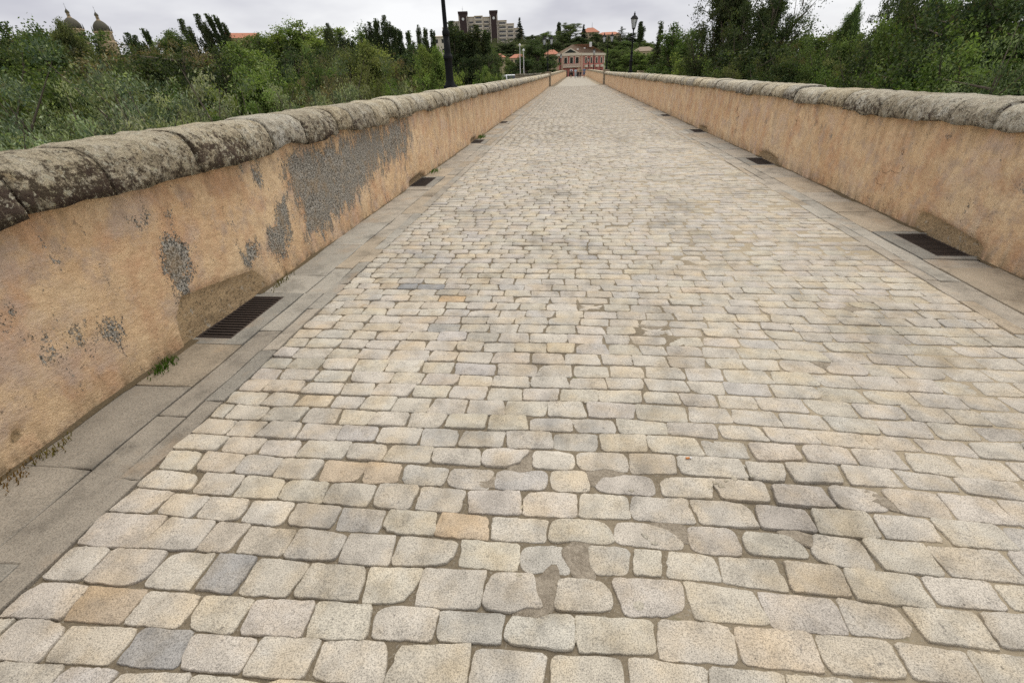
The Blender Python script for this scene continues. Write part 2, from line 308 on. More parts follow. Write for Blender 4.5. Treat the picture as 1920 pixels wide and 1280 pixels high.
ROWV=[
 [-1.675,-1.422,-1.207,-0.989,-0.775,-0.527,-0.270,-0.029,0.212,0.449,0.675],
 [-1.735,-1.499,-1.280,-1.081,-0.848,-0.633,-0.406,-0.179,0.054,0.315,0.569,0.810,1.042,1.250],
 [-1.787,-1.536,-1.338,-1.165,-0.952,-0.709,-0.510,-0.265,-0.034,0.194,0.435,0.689,0.937,1.140,1.367],
 [-1.673,-1.439,-1.294,-1.073,-0.862,-0.644,-0.393,-0.153,0.081,0.265,0.382,0.577,0.803,1.012,1.260,1.496],
 [-1.754,-1.560,-1.357,-1.156,-0.938,-0.736,-0.515,-0.291,-0.051,0.207,0.482,0.688,0.932,1.147,1.367,1.623],
 [-1.692,-1.481,-1.267,-1.053,-0.831,-0.635,-0.414,-0.165,0.069,0.285,0.546,0.784,1.009,1.248,1.460,1.694],
 [-1.772,-1.560,-1.352,-1.143,-0.929,-0.743,-0.528,-0.302,-0.059,0.130,0.420,0.660,0.889,1.136,1.354,1.566,1.777],
 [-1.729,-1.521,-1.314,-1.061,-0.862,-0.633,-0.396,-0.153,0.061,0.304,0.521,0.832,1.005,1.241,1.474,1.690],
 [-1.773,-1.598,-1.385,-1.168,-0.957,-0.731,-0.524,-0.288,-0.052,0.177,0.412,0.664,0.881,1.120,1.344,1.554,1.764,1.975],
 [-1.875,-1.647,-1.426,-1.222,-1.034,-0.835,-0.627,-0.405,-0.187,0.049,0.267,0.528,0.771,0.998,1.232,1.456,1.672,1.902],
 [-1.737,-1.533,-1.333,-1.141,-0.952,-0.751,-0.543,-0.323,-0.093,0.118,0.385,0.652,0.878,1.107,1.333,1.564,1.802,2.007],
]
# ------------------------------------------------------------------ the lie of the bridge
def road_z(y):
    y = np.asarray(y, float)
    t = np.clip((y-50)/74, 0, 1); up = .36*t*t*(3-2*t)
    d = np.clip(y-122, 0, 36); return up-.00105*d*d
def wall_l(y): return np.interp(y, [-50, 40, 64, 64.6, 122, 150], [-2.66, -2.66, -2.84, -2.66, -1.80, -1.70])
def wall_r(y): return np.interp(y, [-50, 40, 64, 64.6, 122, 150], [3.67, 3.67, 3.72, 3.55, 2.95, 2.85])
Y_STONES = 62.0; Y_BEHIND = -2.6
GRATES_L = [(2.72, 3.41), (7.90, 8.62), (13.3, 14.0), (18.8, 19.5)]
GRATES_R = [(4.57, 5.22), (9.45, 10.15), (14.6, 15.3), (19.9, 20.6)]

# ---- road: mortar bed under the cobbles, then the far paving as a sheet
ys = np.concatenate([np.arange(Y_BEHIND, 6, .07), np.arange(6, Y_STONES, .35), np.arange(Y_STONES, 141, 1.5)])
xs = np.linspace(0, 1, 60)
YY, SS = np.meshgrid(ys, xs, indexing='ij')
XX = (wall_l(YY)+.62)+(wall_r(YY)-.69-wall_l(YY)-.62)*SS
P = np.stack([XX, YY, np.zeros_like(XX)], -1)
dep = np.interp(XX, [-2, -.8, .6, 2], [.013, .0105, .0055, .0045])+.0035*vnoise(P, 9, 3)+.004*vnoise(P, 1.4, 2)+.016*np.exp(-((XX-.95)/.38)**2-((YY-1.5)/.26)**2)
P[..., 2] = road_z(YY)-np.where(YY > Y_STONES, .004, np.clip(dep, .0015, .03))
ni, nj = YY.shape; idx = np.arange(ni*nj).reshape(ni, nj)
F = np.stack([idx[:-1, :-1], idx[:-1, 1:], idx[1:, 1:], idx[1:, :-1]], -1).reshape(-1, 4)
m = N('far_cobble_paving', .85, .25)
bk = m.n('ShaderNodeTexBrick'); bk.offset = .5; m.L(m.pos, bk.inputs['Vector'])
for k, v in (('Scale', 1.0), ('Mortar Size', .010), ('Brick Width', .22), ('Row Height', .13), ('Mortar Smooth', .3)): bk.inputs[k].default_value = v
bk.inputs['Color1'].default_value = (.40, .365, .295, 1); bk.inputs['Color2'].default_value = (.46, .425, .35, 1); bk.inputs['Mortar'].default_value = (.26, .22, .16, 1)
m.col(m.mix(bk.outputs[0], m.ramp(m.noise(1.2, 5), [(.3, .85), (.7, 1.1)]), 1, 'MULTIPLY')); M['far_paving'] = m.mat
mi = (P[..., 1][:-1, :-1].ravel() >= Y_STONES-.01).astype(int)
road = obj('road', mesh_np('road', P.reshape(-1, 3), F, [M['mortar'], M['far_paving']], True, None, mi), kind='structure')

# ---- cobble rows (measured for the nearest rows, then laid on at the same pitch)
GX = np.arange(-2.3, 3.6, .05)
lines = []
for r in ROWJ:
    a = np.array(r); o = np.argsort(a[:, 0]); a = a[o]; s, c0 = np.polyfit(a[:, 0], a[:, 1], 1)
    s_out = s if s > 0 else s*.5
    ln = np.interp(GX, a[:, 0], a[:, 1])
    ln = np.where(GX > a[-1, 0], a[-1, 1]+(GX-a[-1, 0])*s_out*.3, ln); ln = np.where(GX < a[0, 0], a[0, 1]+(GX-a[0, 0])*s*.5, ln)
    lines.append(ln)
below = []
l0 = lines[0]
while l0.mean() > Y_BEHIND+.15:
    l0 = l0-.128-.006*rng.standard_normal(); l0 = l0*.0+l0.mean()+(l0-l0.mean())*.9; below.append(l0)
n_below = len(below); lines = below[::-1]+lines
k = 0; cur = lines[-1]; base = cur.mean(); dev = cur-base
while base < Y_STONES-.2:
    base += rng.uniform(.121, .139); dev = dev*.9+.010*vnoise(np.stack([GX*.7, np.full_like(GX, k*.23), GX*0], -1), 1.0, 3); lines.append(base+dev); k += 1

PAL = [((.522, .477, .40), .72), ((.525, .466, .375), .11), ((.49, .458, .402), .12), ((.55, .506, .432), .045), ((.40, .38, .345), .003), ((.52, .445, .335), .006)]
pc = np.array([c for c, _ in PAL]); pw = np.array([w for _, w in PAL]); pw /= pw.sum()
SPECIAL = [(-1.262, .988, (.37, .357, .335)), (-1.323, .703, (.34, .327, .305)), (-1.361, 3.66, (.30, .30, .295)), (-1.1, 3.669, (.32, .315, .305)), (-1.393, 3.263, (.32, .32, .315)), (-.946, 3.412, (.52, .40, .265)), (-.88, 2.98, (.36, .345, .31)), (-1.62, .83, (.44, .36, .265)), (-.41, 1.27, (.52, .42, .30)), (-.93, 1.52, (.52, .425, .31))]
PATCHES = [(-.196, 1.645, .05, .085, .2), (-.275, 1.505, .10, .03, .15), (.181, 1.575, .07, .045, .3), (.075, 1.150, .045, .085, .35), (-.068, .995, .05, .10, -.35), (.42, 1.30, .08, .04, 0), (.155, 6.39, .16, .05, 0), (.98, 6.32, .18, .06, .1), (1.55, 2.6, .06, .03, 0), (.62, 3.05, .10, .035, 0), (1.31, 1.54, .07, .022, -.45), (.935, 1.315, .055, .022, -.3), (2.1, 3.4, .09, .04, 0), (-.5, 4.6, .09, .03, 0), (1.2, 4.9, .12, .04, 0)]
def carve(O, c):
    for cx, cy, rx, ry, ro in PATCHES:
        if abs(c[0]-cx) > .35 or abs(c[1]-cy) > .3: continue
        cr, sr = math.cos(ro), math.sin(ro)
        el = lambda Q: (((Q[..., 0]-cx)*cr+(Q[..., 1]-cy)*sr)/rx)**2+((-(Q[..., 0]-cx)*sr+(Q[..., 1]-cy)*cr)/ry)**2
        if el(c) < .25: return None
        if el(c) < 1.0: continue
        for t in np.linspace(0, .5, 9):
            ins = el(O) < 1.0
            if not ins.any(): break
            O = np.where(ins[:, None], O+(c-O)*.045, O)
        for _ in range(3): O = .5*O+.25*(np.roll(O, 1, 0)+np.roll(O, -1, 0)) if (t > 0) else O
    return O
def stone_geo(x0, x1, lo, hi, det):
    """outline between row lines lo/hi (functions of x) and joints x0,x1"""
    n = (36, 16, 8)[det]
    gap = rng.uniform(.0022, .0062, 4)*(1.0 if x0 < .3 else .9)
    if .5 < x0 < 1.25 and 1.2 < lo(x0) < 1.75: gap = gap+rng.uniform(0, .008, 4)   # the loosened stones right of centre
    a0, a1 = x0+gap[0], x1-gap[1]
    sk = rng.normal(0, .006, 2)
    q = np.array([(a0+sk[0], lo(a0)+gap[2]), (a1+sk[1], lo(a1)+gap[2]), (a1-sk[1], hi(a1)-gap[3]), (a0-sk[0], hi(a0)-gap[3])]) + rng.normal(0, .0045, (4, 2))
    e = 2/rng.uniform(9.0, 22.0); td = np.linspace(0, 2*math.pi, 241)
    ud = np.sign(np.cos(td))*np.abs(np.cos(td))**e; vd = np.sign(np.sin(td))*np.abs(np.sin(td))**e
    arc = np.concatenate([[0], np.cumsum(np.hypot(np.diff(ud)*1.7, np.diff(vd)))]); at_ = (np.arange(n)+rng.uniform(0, 1))/n*arc[-1]
    u = np.interp(at_, arc, ud); v = np.interp(at_, arc, vd); th = np.arange(n)/n*2*math.pi; an = np.arctan2(v, u)
    if det < 2:   # uneven wear of the edges
        ph = rng.uniform(0, 6.28, 4); w = 1.006+.010*np.sin(2*th+ph[0])+.012*np.sin(3*th+ph[1])+.012*np.sin(5*th+ph[2])+.009*np.sin(9*th+ph[3])+(rng.normal(0, .008, n) if det == 0 else 0)
        if rng.random() < .28:   # a knocked-off corner
            kc = rng.integers(4)*math.pi/2+math.pi/4; w -= rng.uniform(.06, .2)*np.exp(-((np.angle(np.exp(1j*(an-kc))))/.30)**2)
        if det == 0 and rng.random() < .35:   # a chip out of an edge
            w -= rng.uniform(.03, .09)*np.exp(-((np.angle(np.exp(1j*(th-rng.uniform(0, 6.28)))))/.16)**2)
        w = np.minimum(w, 1.02); u, v = u*w, v*w
    s, t = (u+1)/2, (v+1)/2
    O = ((1-s)*(1-t))[:, None]*q[0]+(s*(1-t))[:, None]*q[1]+(s*t)[:, None]*q[2]+((1-s)*t)[:, None]*q[3]
    c = O.mean(0)
    if det < 2:
        O = carve(O, c)
        if O is None: return None, None, c
        O = O+rng.normal(0, .0012, O.shape)
    zt = rng.normal(0, .0022)+(.0 if det else .0); tilt = rng.normal(0, .012, 2)
    zf = lambda Q, d: zt+(Q-c)@tilt+d
    rings = [(1.0, -.032), (1.0, -.0048), (.988, -.0012), (.962, .0)] if det == 0 else ([(1.0, -.03), (1.0, -.0035), (.965, 0)] if det == 1 else [(1.0, -.02), (.985, 0)])
    V = []
    for sc, dz in rings:
        Q = c+(O-c)*sc if sc > .995 else c+(O-c)*(1-(1-sc)*np.minimum(1, .09/np.maximum(.04, np.linalg.norm(O-c, axis=1)))[:, None]*1.2)
        z = zf(Q, dz)
        if det == 0 and dz == 0: z = z+rng.normal(0, .0007, n)
        V.append(np.column_stack([Q, z]))
    V.append(np.array([[c[0], c[1], zt+.0012]]))
    V = np.concatenate(V); V[:, 2] += road_z(V[:, 1])
    F = []
    for k_ in range(len(rings)-1):
        for i in range(n): j = (i+1) % n; F.append((k_*n+i, k_*n+j, (k_+1)*n+j, (k_+1)*n+i))
    b = (len(rings)-1)*n; ce = len(rings)*n
    F += [(b+i, b+(i+1) % n, ce) for i in range(n)]
    return V, F, c
def stone_tint(x, y):
    for sx, sy, cc_ in SPECIAL:
        if abs(x-sx) < .105 and abs(y-sy) < .07: return np.array(cc_)
    w = pw.copy()
    if x > .4: w = w*np.array([1.25, .6, .7, 1.5, .1, .3]); w /= w.sum()
    if y > 8: w = w*np.array([1, .8, .8, 1, .5, .5]); w /= w.sum()
    return pc[rng.choice(len(pc), p=w)]*rng.uniform(.94, 1.06)*np.array([1, rng.uniform(.99, 1.01), rng.uniform(.97, 1.03)])

def view_rank(c):
    d = Vector((c[0], c[1], 0))-Vector((0, 0, EYE)); z = d.dot(c_fw)
    if z <= .1: return 1e9
    u, v = d.dot(c_rt)/z*880, d.dot(c_up)/z*880
    if abs(u) > 985 or abs(v) > 670: return 1e6+z
    return z
near, far_v, far_f, far_t = [], [], [], []
nv = 0
for k in range(len(lines)-1):
    lo_a, hi_a = lines[k], lines[k+1]
    if hi_a.mean()-lo_a.mean() < .05: continue
    ym = .5*(lo_a.mean()+hi_a.mean())
    xl, xr = float(wall_l(ym))+.69, float(wall_r(ym))-.755
    kk = k-n_below
    jt = []
    if 0 <= kk < len(ROWV): jt = [x for x in ROWV[kk] if x > xl+.07]
    if not jt:
        x = xl+rng.uniform(.10, .24)
        while x < xr-.1: jt.append(x); x += float(np.clip(rng.normal(.222, .026), .15, .30))
    else:
        x = jt[-1]+rng.uniform(.2, .25)
        while x < xr-.12: jt.append(x); x += rng.uniform(.2, .25)
        x = jt[0]-rng.uniform(.2, .24)
        while x > xl+.08: jt.insert(0, x); x -= .22
    jt = [xl]+jt+[xr]
    lo = lambda x, a=lo_a: np.interp(x, GX, a); hi = lambda x, a=hi_a: np.interp(x, GX, a)
    det = 0 if ym < 4.2 else (1 if ym < 13 else 2)
    for a, b in zip(jt[:-1], jt[1:]):
        if b-a < .05: continue
        V, F_, c = stone_geo(a, b, lo, hi, det)
        if V is None: continue
        tint = stone_tint(c[0], c[1]); rk = view_rank(c)
        if ym < 4.2 and rk < 1e5: near.append((rk, V, F_, tint, c))
        else:
            far_v.append(V); far_f += [tuple(i+nv for i in f) for f in F_]; far_t.append(np.repeat(tint[None], len(V), 0)); nv += len(V)
near.sort(key=lambda q: q[0])
for i, (rk, V, F_, tint, c) in enumerate(near):
    if i < 300:
        o3 = np.array([c[0], c[1], 0.0])
        me = mesh_np('cobblestone', V-o3, F_, [M['cobble']], True, {'tint': ('FLOAT_COLOR', np.repeat(tint[None], len(V), 0))})
        obj('cobblestone', me, road, tuple(o3))
    else:
        far_v.append(V); far_f += [tuple(j+nv for j in f) for f in F_]; far_t.append(np.repeat(tint[None], len(V), 0)); nv += len(V)
obj('cobblestone_paving', mesh_np('cobblestone_paving', np.concatenate(far_v), far_f, [M['cobble']], True, {'tint': ('FLOAT_COLOR', np.concatenate(far_t))}), road, kind='stuff')

# mortar repairs smeared over broken stones, loose fragments
def blob(cx, cy, rx, ry, z0, z1, n=14, rough=.22, rot=0):
    V = []; ph = rng.uniform(0, 6.28, 3)
    for sc, z in ((1.0, z0), (.97, z1-.0015), (.8, z1)):
        for i in range(n):
            a = 2*math.pi*i/n; w = 1+rough*(math.sin(2*a+ph[0])*.5+math.sin(3*a+ph[1])*.4+math.sin(5*a+ph[2])*.3)
            x, y = rx*sc*w*math.cos(a), ry*sc*w*math.sin(a); V.append((cx+x*math.cos(rot)-y*math.sin(rot), cy+x*math.sin(rot)+y*math.cos(rot), z))
    F = [(k*n+i, k*n+(i+1) % n, (k+1)*n+(i+1) % n, (k+1)*n+i) for k in range(2) for i in range(n)]+[tuple(2*n+i for i in range(n))]
    return np.array(V), F
for ip, (cx, cy, rx, ry, ro) in enumerate(PATCHES):
    V, F_ = blob(cx, cy, rx*1.12+.012, ry*1.12+.012, -.02, -.0042+.0004*(ip % 5), 26, .30, ro); obj('mortar_patch', mesh_np('mortar_patch', V, F_, [M['patch']], True), road)
for cx, cy, rx in [(.795, 1.664, .026), (.815, 1.69, .018), (.76, 1.61, .02), (.84, 1.63, .013), (.72, 1.59, .011), (.64, 1.545, .014), (.30, 1.50, .012), (.33, 1.27, .016), (.36, 1.24, .012), (.28, 1.12, .014), (-.15, 1.06, .013), (-.17, 1.37, .012), (.806, 1.618, .018), (.775, 1.64, .014), (.69, 1.56, .016), (.668, 1.575, .012), (.123, 2.131, .022), (.138, 2.075, .017), (.15, 2.10, .012), (.245, 1.02, .02), (.27, .985, .024), (.05, .86, .018), (.01, 1.66, .012)]:
    V, F_ = blob(cx, cy, rx, rx*.75, -.015, .003, 8, .3, rng.uniform(0, 3))
    obj('stone_fragment', mesh_np('stone_fragment', V, F_, [M['cobble']], False, {'tint': ('FLOAT_COLOR', np.repeat([[.45, .41, .33]], len(V), 0))}), road)

# ------------------------------------------------------------------ edging: kerb strip, channel strip, gutter slabs
def edging(side):
    nm = 'left' if side < 0 else 'right'
    root = obj('pavement_edging_'+nm, None, kind='structure')
    W = wall_l if side < 0 else wall_r
    grates = GRATES_L if side < 0 else GRATES_R
    if side < 0: strips = [('kerb_stone', .575, .688, (.35, .75), .002), ('channel_stone', .395, .569, (.6, 1.1), .0), ('gutter_slab', -.03, .389, (.45, 1.0), .004)]
    else: strips = [('kerb_stone', .645, .752, (.35, .8), .002), ('channel_stone', .47, .639, (.6, 1.2), .0), ('gutter_slab', -.03, .464, (.5, 1.1), .004)]
    for name, d0, d1, (l0, l1), zt in strips:
        y = Y_BEHIND; rest_v, rest_f, rest_t, nb = [], [], [], 0
        while y < Y_STONES:
            ln = rng.uniform(l0, l1); y1 = y+ln; segs = [(y, y1)]
            if name == 'gutter_slab':
                for g0, g1 in grates:
                    new = []
                    for a, b in segs:
                        if b <= g0-.1 or a >= g1+.1: new.append((a, b))
                        else:
                            if a < g0-.13: new.append((a, g0-.1))
                            if b > g1+.13: new.append((g1+.1, b))
                    segs = new
            for a, b in segs:
                if b-a < .05: continue
                g = rng.uniform(.0015, .0032); a2, b2 = a+g, b-g
                nx, ny = 4, (max(3, int((b-a)/.16)) if b < 12 else 3)
                U, Vv = np.meshgrid(np.linspace(0, 1, nx), np.linspace(0, 1, ny), indexing='ij')
                Yg = a2+(b2-a2)*Vv; Xg = W(Yg)-side*(d0+(d1-d0)*U); Xg = Xg+rng.normal(0, .0035, Xg.shape); Yg = Yg+rng.normal(0, .002, Yg.shape)
                zo = zt+rng.normal(0, .0025); tl = rng.normal(0, .006)
                Z = road_z(Yg)+zo+tl*(U-.5)+.003*vnoise(np.stack([Xg, Yg, Xg*0], -1), 3, 2)
                top = np.stack([Xg, Yg, Z], -1).reshape(-1, 3); ii = np.arange(nx*ny).reshape(nx, ny)
                bd = list(ii[:, 0])+list(ii[-1, 1:])+list(ii[:-1, -1][::-1])+list(ii[0, 1:-1][::-1])
                edge = top[bd].copy(); cen = top.mean(0); edge[:, 2] -= .004; low = edge.copy(); low[:, 2] -= .05
                inner = top.copy(); inner[bd, :2] += (cen[:2]-inner[bd, :2])*np.minimum(.3, .006/np.maximum(1e-3, np.linalg.norm(cen[:2]-inner[bd, :2], axis=1)))[:, None]
                V = np.concatenate([inner, edge, low]); n0 = len(top); nb_ = len(bd)
                F_ = [(ii[i, j], ii[i+1, j], ii[i+1, j+1], ii[i, j+1]) for i in range(nx-1) for j in range(ny-1)]
                F_ += [(bd[i], bd[(i+1) % nb_], n0+(i+1) % nb_, n0+i) for i in range(nb_)]+[(n0+i, n0+(i+1) % nb_, n0+nb_+(i+1) % nb_, n0+nb_+i) for i in range(nb_)]
                if side > 0: F_ = [tuple(f[::-1]) for f in F_]
                base = np.array([(.36, .32, .26), (.35, .325, .275), (.375, .315, .235)][int(rng.choice(3, p=[.5, .3, .2] if name != 'gutter_slab' else [.42, .13, .45]))])
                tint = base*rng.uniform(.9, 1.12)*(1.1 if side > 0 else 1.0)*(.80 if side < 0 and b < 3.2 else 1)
                if b < 14:
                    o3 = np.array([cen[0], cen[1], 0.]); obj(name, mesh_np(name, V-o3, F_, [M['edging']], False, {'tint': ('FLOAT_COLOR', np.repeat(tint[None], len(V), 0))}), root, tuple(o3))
                else:
                    rest_v.append(V); rest_f += [tuple(int(i)+nb for i in f) for f in F_]; rest_t.append(np.repeat(tint[None], len(V), 0)); nb += len(V)
            y = y1
        obj('far_'+name+'s', mesh_np('far_'+name, np.concatenate(rest_v), rest_f, [M['edging']], False, {'tint': ('FLOAT_COLOR', np.concatenate(rest_t))}), root, kind='stuff')
    # silt along the wall foot: dirt line doubling as painted contact shadow
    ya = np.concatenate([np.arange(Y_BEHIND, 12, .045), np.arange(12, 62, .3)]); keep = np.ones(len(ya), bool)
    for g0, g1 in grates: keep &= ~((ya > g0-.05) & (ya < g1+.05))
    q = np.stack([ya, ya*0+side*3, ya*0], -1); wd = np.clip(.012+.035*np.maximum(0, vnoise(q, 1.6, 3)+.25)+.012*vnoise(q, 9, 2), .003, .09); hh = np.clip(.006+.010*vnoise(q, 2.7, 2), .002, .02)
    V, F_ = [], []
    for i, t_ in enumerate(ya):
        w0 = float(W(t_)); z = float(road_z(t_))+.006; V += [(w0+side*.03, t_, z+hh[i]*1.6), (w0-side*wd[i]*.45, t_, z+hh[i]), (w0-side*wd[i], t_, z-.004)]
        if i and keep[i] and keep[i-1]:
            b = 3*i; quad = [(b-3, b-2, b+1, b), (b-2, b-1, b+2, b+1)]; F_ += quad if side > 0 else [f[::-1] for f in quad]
    obj('silt_shade', mesh_np('silt_shade', V, F_, [M['silt_shade']], True), root, kind='stuff')
    # bedding under the joints, cut open at the drains
    mb = MB()
    yy = Y_BEHIND; brk = []
    for g0, g1 in grates: brk.append((yy, g0-.03)); yy = g1+.03
    brk.append((yy, 40.0))
    for a, b in brk:
        xa, xb = sorted((float(W(0))+side*.06, float(W(0))-side*.78)); mb.box(xa, xb, a, b, -.06, -.0145)
    for g0, g1 in grates:
        xa, xb = sorted((float(W(0))-side*(.26 if side < 0 else .30), float(W(0))-side*.78)); mb.box(xa, xb, g0-.03, g1+.03, -.06, -.0145)
    for a, b in ((40, 64), (64.7, 105), (105, 140)):
        ya = np.linspace(a, b, 12)
        for p, q in zip(ya[:-1], ya[1:]):
            V = [(float(W(t_))-side*d, t_, float(road_z(t_))-.0155) for t_ in (p, q) for d in (-.06, .78)]; mb.add(V, [(0, 1, 3, 2)] if side < 0 else [(2, 3, 1, 0)])
    obj('edging_bed', mb.mesh('edging_bed', [M['mortar']]), root)
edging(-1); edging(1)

# ------------------------------------------------------------------ drains
def drain(side, g0, g1, label):
    W = float(wall_l(g0) if side < 0 else wall_r(g0)); near_ = g0 < 11
    xi = W-side*.235 if side < 0 else W-side*.28; xw = W-side*(-.012) if side < 0 else W-side*.02
    x0, x1 = sorted((xi, xw)); L = g1-g0
    root = thing('drain_grate', label, 'drain grate', ((x0+x1)/2, (g0+g1)/2, 0.0), 0, 'drain grates along the parapets')
    hx, hy = (x1-x0)/2, L/2
    f = MB(); f.box(-hx, hx, -hy-.018, -hy, -.03, .003); f.box(-hx, hx, hy, hy+.018, -.03, .003); f.box(-hx-.018, -hx, -hy-.018, hy+.018, -.03, .0025); f.box(hx, hx+.018, -hy-.018, hy+.018, -.03, .0025)
    f.part('frame', M['iron'], root)
    bar = MB().box(-hx, hx, -.0085, .0085, -.028, .001).mesh('bar', [M['iron']])
    nb = 17
    for i in range(nb): obj('bar', bar, root, (0, -hy+L*(i+.5)/nb, 0))
    p = MB(); V = [(x, y, z) for z in (-.32, -.031) for y in (-hy-.02, hy+.02) for x in (-hx-.02, hx+.02)]
    p.add(V, [(0, 1, 3, 2), (0, 4, 5, 1), (2, 3, 7, 6), (0, 2, 6, 4), (1, 5, 7, 3)]); p.part('pit', M['pit'], root)
    # granite apron on the road side and both ends
    a_ = MB(); slab_edge = W-side*(.388 if side < 0 else .463)-(x0+x1)/2
    gx = (xi-side*.019)-(x0+x1)/2; xa, xb = sorted((gx, slab_edge))
    a_.box(xa, xb, -hy-.096, hy+.096, -.05, .0045)
    ea, eb = sorted((W+side*.03-(x0+x1)/2, gx+side*.001))
    a_.box(ea, eb, -hy-.096, -hy-.0195, -.05, .0042); a_.box(ea, eb, hy+.0195, hy+.096, -.05, .0042)
    me = a_.mesh('apron', [M['edging']]); at = me.attributes.new('tint', 'FLOAT_COLOR', 'POINT'); n = len(me.vertices)
    at.data.foreach_set('color', np.tile(np.array([.27, .255, .22, 1], np.float32), n)); obj('apron', me, root)
drain(-1, *GRATES_L[0], 'near rusty drain grate below the left parapet with grey apron')
drain(-1, *GRATES_L[1], 'second drain grate along the left parapet, before the lamp post')
drain(-1, *GRATES_L[2], 'third drain grate along the left parapet, tiny beside a weed')
drain(-1, *GRATES_L[3], 'farthest drain grate along the left parapet')
drain(1, *GRATES_R[0], 'near drain grate below the stone block in the right parapet')
drain(1, *GRATES_R[1], 'second drain grate along the right parapet')
drain(1, *GRATES_R[2], 'third drain grate along the right parapet')
drain(1, *GRATES_R[3], 'farthest drain grate along the right parapet')

# ------------------------------------------------------------------ parapets
BARE_L = [([(4.38,.97),(4.64,1.00),(5.62,1.00),(6.46,1.04),(8.05,1.03),(8.28,.78),(7.85,.51),(7.17,.53),(6.49,.50),(6.13,.36),(5.49,.28),(4.86,.17),(4.45,.20),(4.46,.45),(4.42,.67),(4.27,.84)], .92),
 ([(4.13,.61),(4.26,.65),(4.21,.41),(4.07,.19),(3.85,.22),(3.77,.32),(3.95,.49)], 1.0), ([(2.70,.72),(2.77,.73),(2.93,.64),(2.88,.48),(2.78,.32),(2.66,.33),(2.66,.49)], 1.0),
 ([(1.75,.52),(1.80,.54),(1.88,.51),(1.86,.42),(1.98,.52),(2.03,.46),(2.04,.40),(2.13,.44),(2.24,.42),(2.17,.28),(1.95,.34),(1.81,.36)], .62), ([(3.37,.43),(3.61,.40),(3.53,.28),(3.40,.29)], .9),
 ([(3.80,1.01),(4.01,1.02),(3.96,.83),(3.79,.89)], .62), ([(2.62,.90),(3.03,.88),(3.01,.84),(2.69,.85)], .62), ([(1.66,.69),(1.75,.68),(1.75,.63),(1.66,.64)], .8), ([(3.71,1.15),(3.99,1.13),(3.92,1.02),(3.71,1.05)], .62)]
STONE_L = [([(2.57,-.05),(2.6,.22),(2.72,.33),(3.3,.25),(3.5,.22),(3.6,.12),(3.6,-.05)], .022), ([(7.8,-.05),(7.85,.08),(8.5,.11),(8.75,.06),(8.8,-.05)], .05), ([(13.2,-.05),(13.3,.1),(14.0,.1),(14.1,-.05)], .05), ([(1.44,.13),(1.48,.17),(1.52,.17),(1.51,.12),(1.46,.10)], .02)]
STONE_R = [([(5.44,-.05),(5.43,.19),(5.3,.20),(4.62,.14),(4.5,.11),(4.48,-.05)], .03), ([(10.4,-.05),(10.3,.12),(9.9,.15),(9.4,.10),(9.3,-.05)], .05), ([(14.4,-.05),(14.6,.12),(15.4,.1),(15.5,-.05)], .05)]
def sdist(P2, poly):
    """signed distance, positive inside"""
    poly = np.array(poly); q = np.roll(poly, -1, 0); d = np.full(len(P2), 1e9); ins = np.zeros(len(P2), bool)
    for a, b in zip(poly, q):
        e = b-a; t = np.clip(((P2-a)@e)/(e@e), 0, 1); d = np.minimum(d, np.linalg.norm(P2-a-t[:, None]*e, axis=1))
        c = ((a[1] > P2[:, 1]) != (b[1] > P2[:, 1])) & (P2[:, 0] < (b[0]-a[0])*(P2[:, 1]-a[1])/(b[1]-a[1]+1e-12)+a[0]); ins ^= c
    return np.where(ins, d, -d)

def coping_stone(y0, y1, W, side, zb, ht, res, dark, fronts):
    """rounded, weathered coping block between y0 and y1"""
    nu, nl = res
    th = np.linspace(0, math.pi, nu)
    e = 2/3.6; cx = np.sign(np.cos(th))*np.abs(np.cos(th))**e; cz = np.abs(np.sin(th))**(2/2.5)
    # front (theta 0) to back (pi)
    front = -fronts; back = .50
    prof_x = (front+back)/2-(back-front)/2*cx; prof_z = cz*ht
    s = np.linspace(0, 1, nl); g = rng.uniform(.006, .012)
    Y = (y0+g)+(y1-y0-2*g)*s
    A, Bs = np.meshgrid(np.arange(nu), np.arange(nl), indexing='ij')
    X = prof_x[A].copy(); Z = prof_z[A].copy(); YY = Y[Bs].copy()
    endr = 1-.055*np.exp(-(np.minimum(Bs, nl-1-Bs)/max(1, (nl-1))*(y1-y0)/.028))*(1.0 if nl > 4 else .5)
    mx = (front+back)/2; X = mx+(X-mx)*(.2+.8*endr) if nl > 4 else X; Z = Z*(.35+.65*endr) if nl > 4 else Z
    Pn = np.stack([X*side+W(YY), YY, Z+zb], -1)
    amp = .016*vnoise(Pn, 2.2, 2)+.015*vnoise(Pn, 9, 3)+(.010*vnoise(Pn, 28, 3) if nl > 8 else 0)
    off = rng.normal(0, .0045); nx_ = -cx[A]; nz_ = cz[A]
    X = X+nx_*(amp+off); Z = Z+nz_*(amp*.8+off)
    low = .062*vnoise(np.stack([YY, YY*0+side, YY*0], -1), 3.6, 3)   # ragged lower edge
    wgt = np.clip(1-Z/(ht*.6), 0, 1)*(A < nu*.5); Z = Z-low*wgt
    YY = YY+.008*vnoise(Pn+5, 6, 2)
    V = np.stack([W(YY)+side*X, YY, road_z(YY)+zb+Z], -1)
    ii = np.arange(nu*nl).reshape(nu, nl)
    F = [(ii[i, j], ii[i, j+1], ii[i+1, j+1], ii[i+1, j]) for i in range(nu-1) for j in range(nl-1)]
    F += [tuple(ii[:, 0]), tuple(ii[::-1, -1]), tuple(list(ii[0, ::-1]))+tuple(ii[-1, :])]
    if side < 0: F = [tuple(f[::-1]) for f in F]
    return V.reshape(-1, 3), F

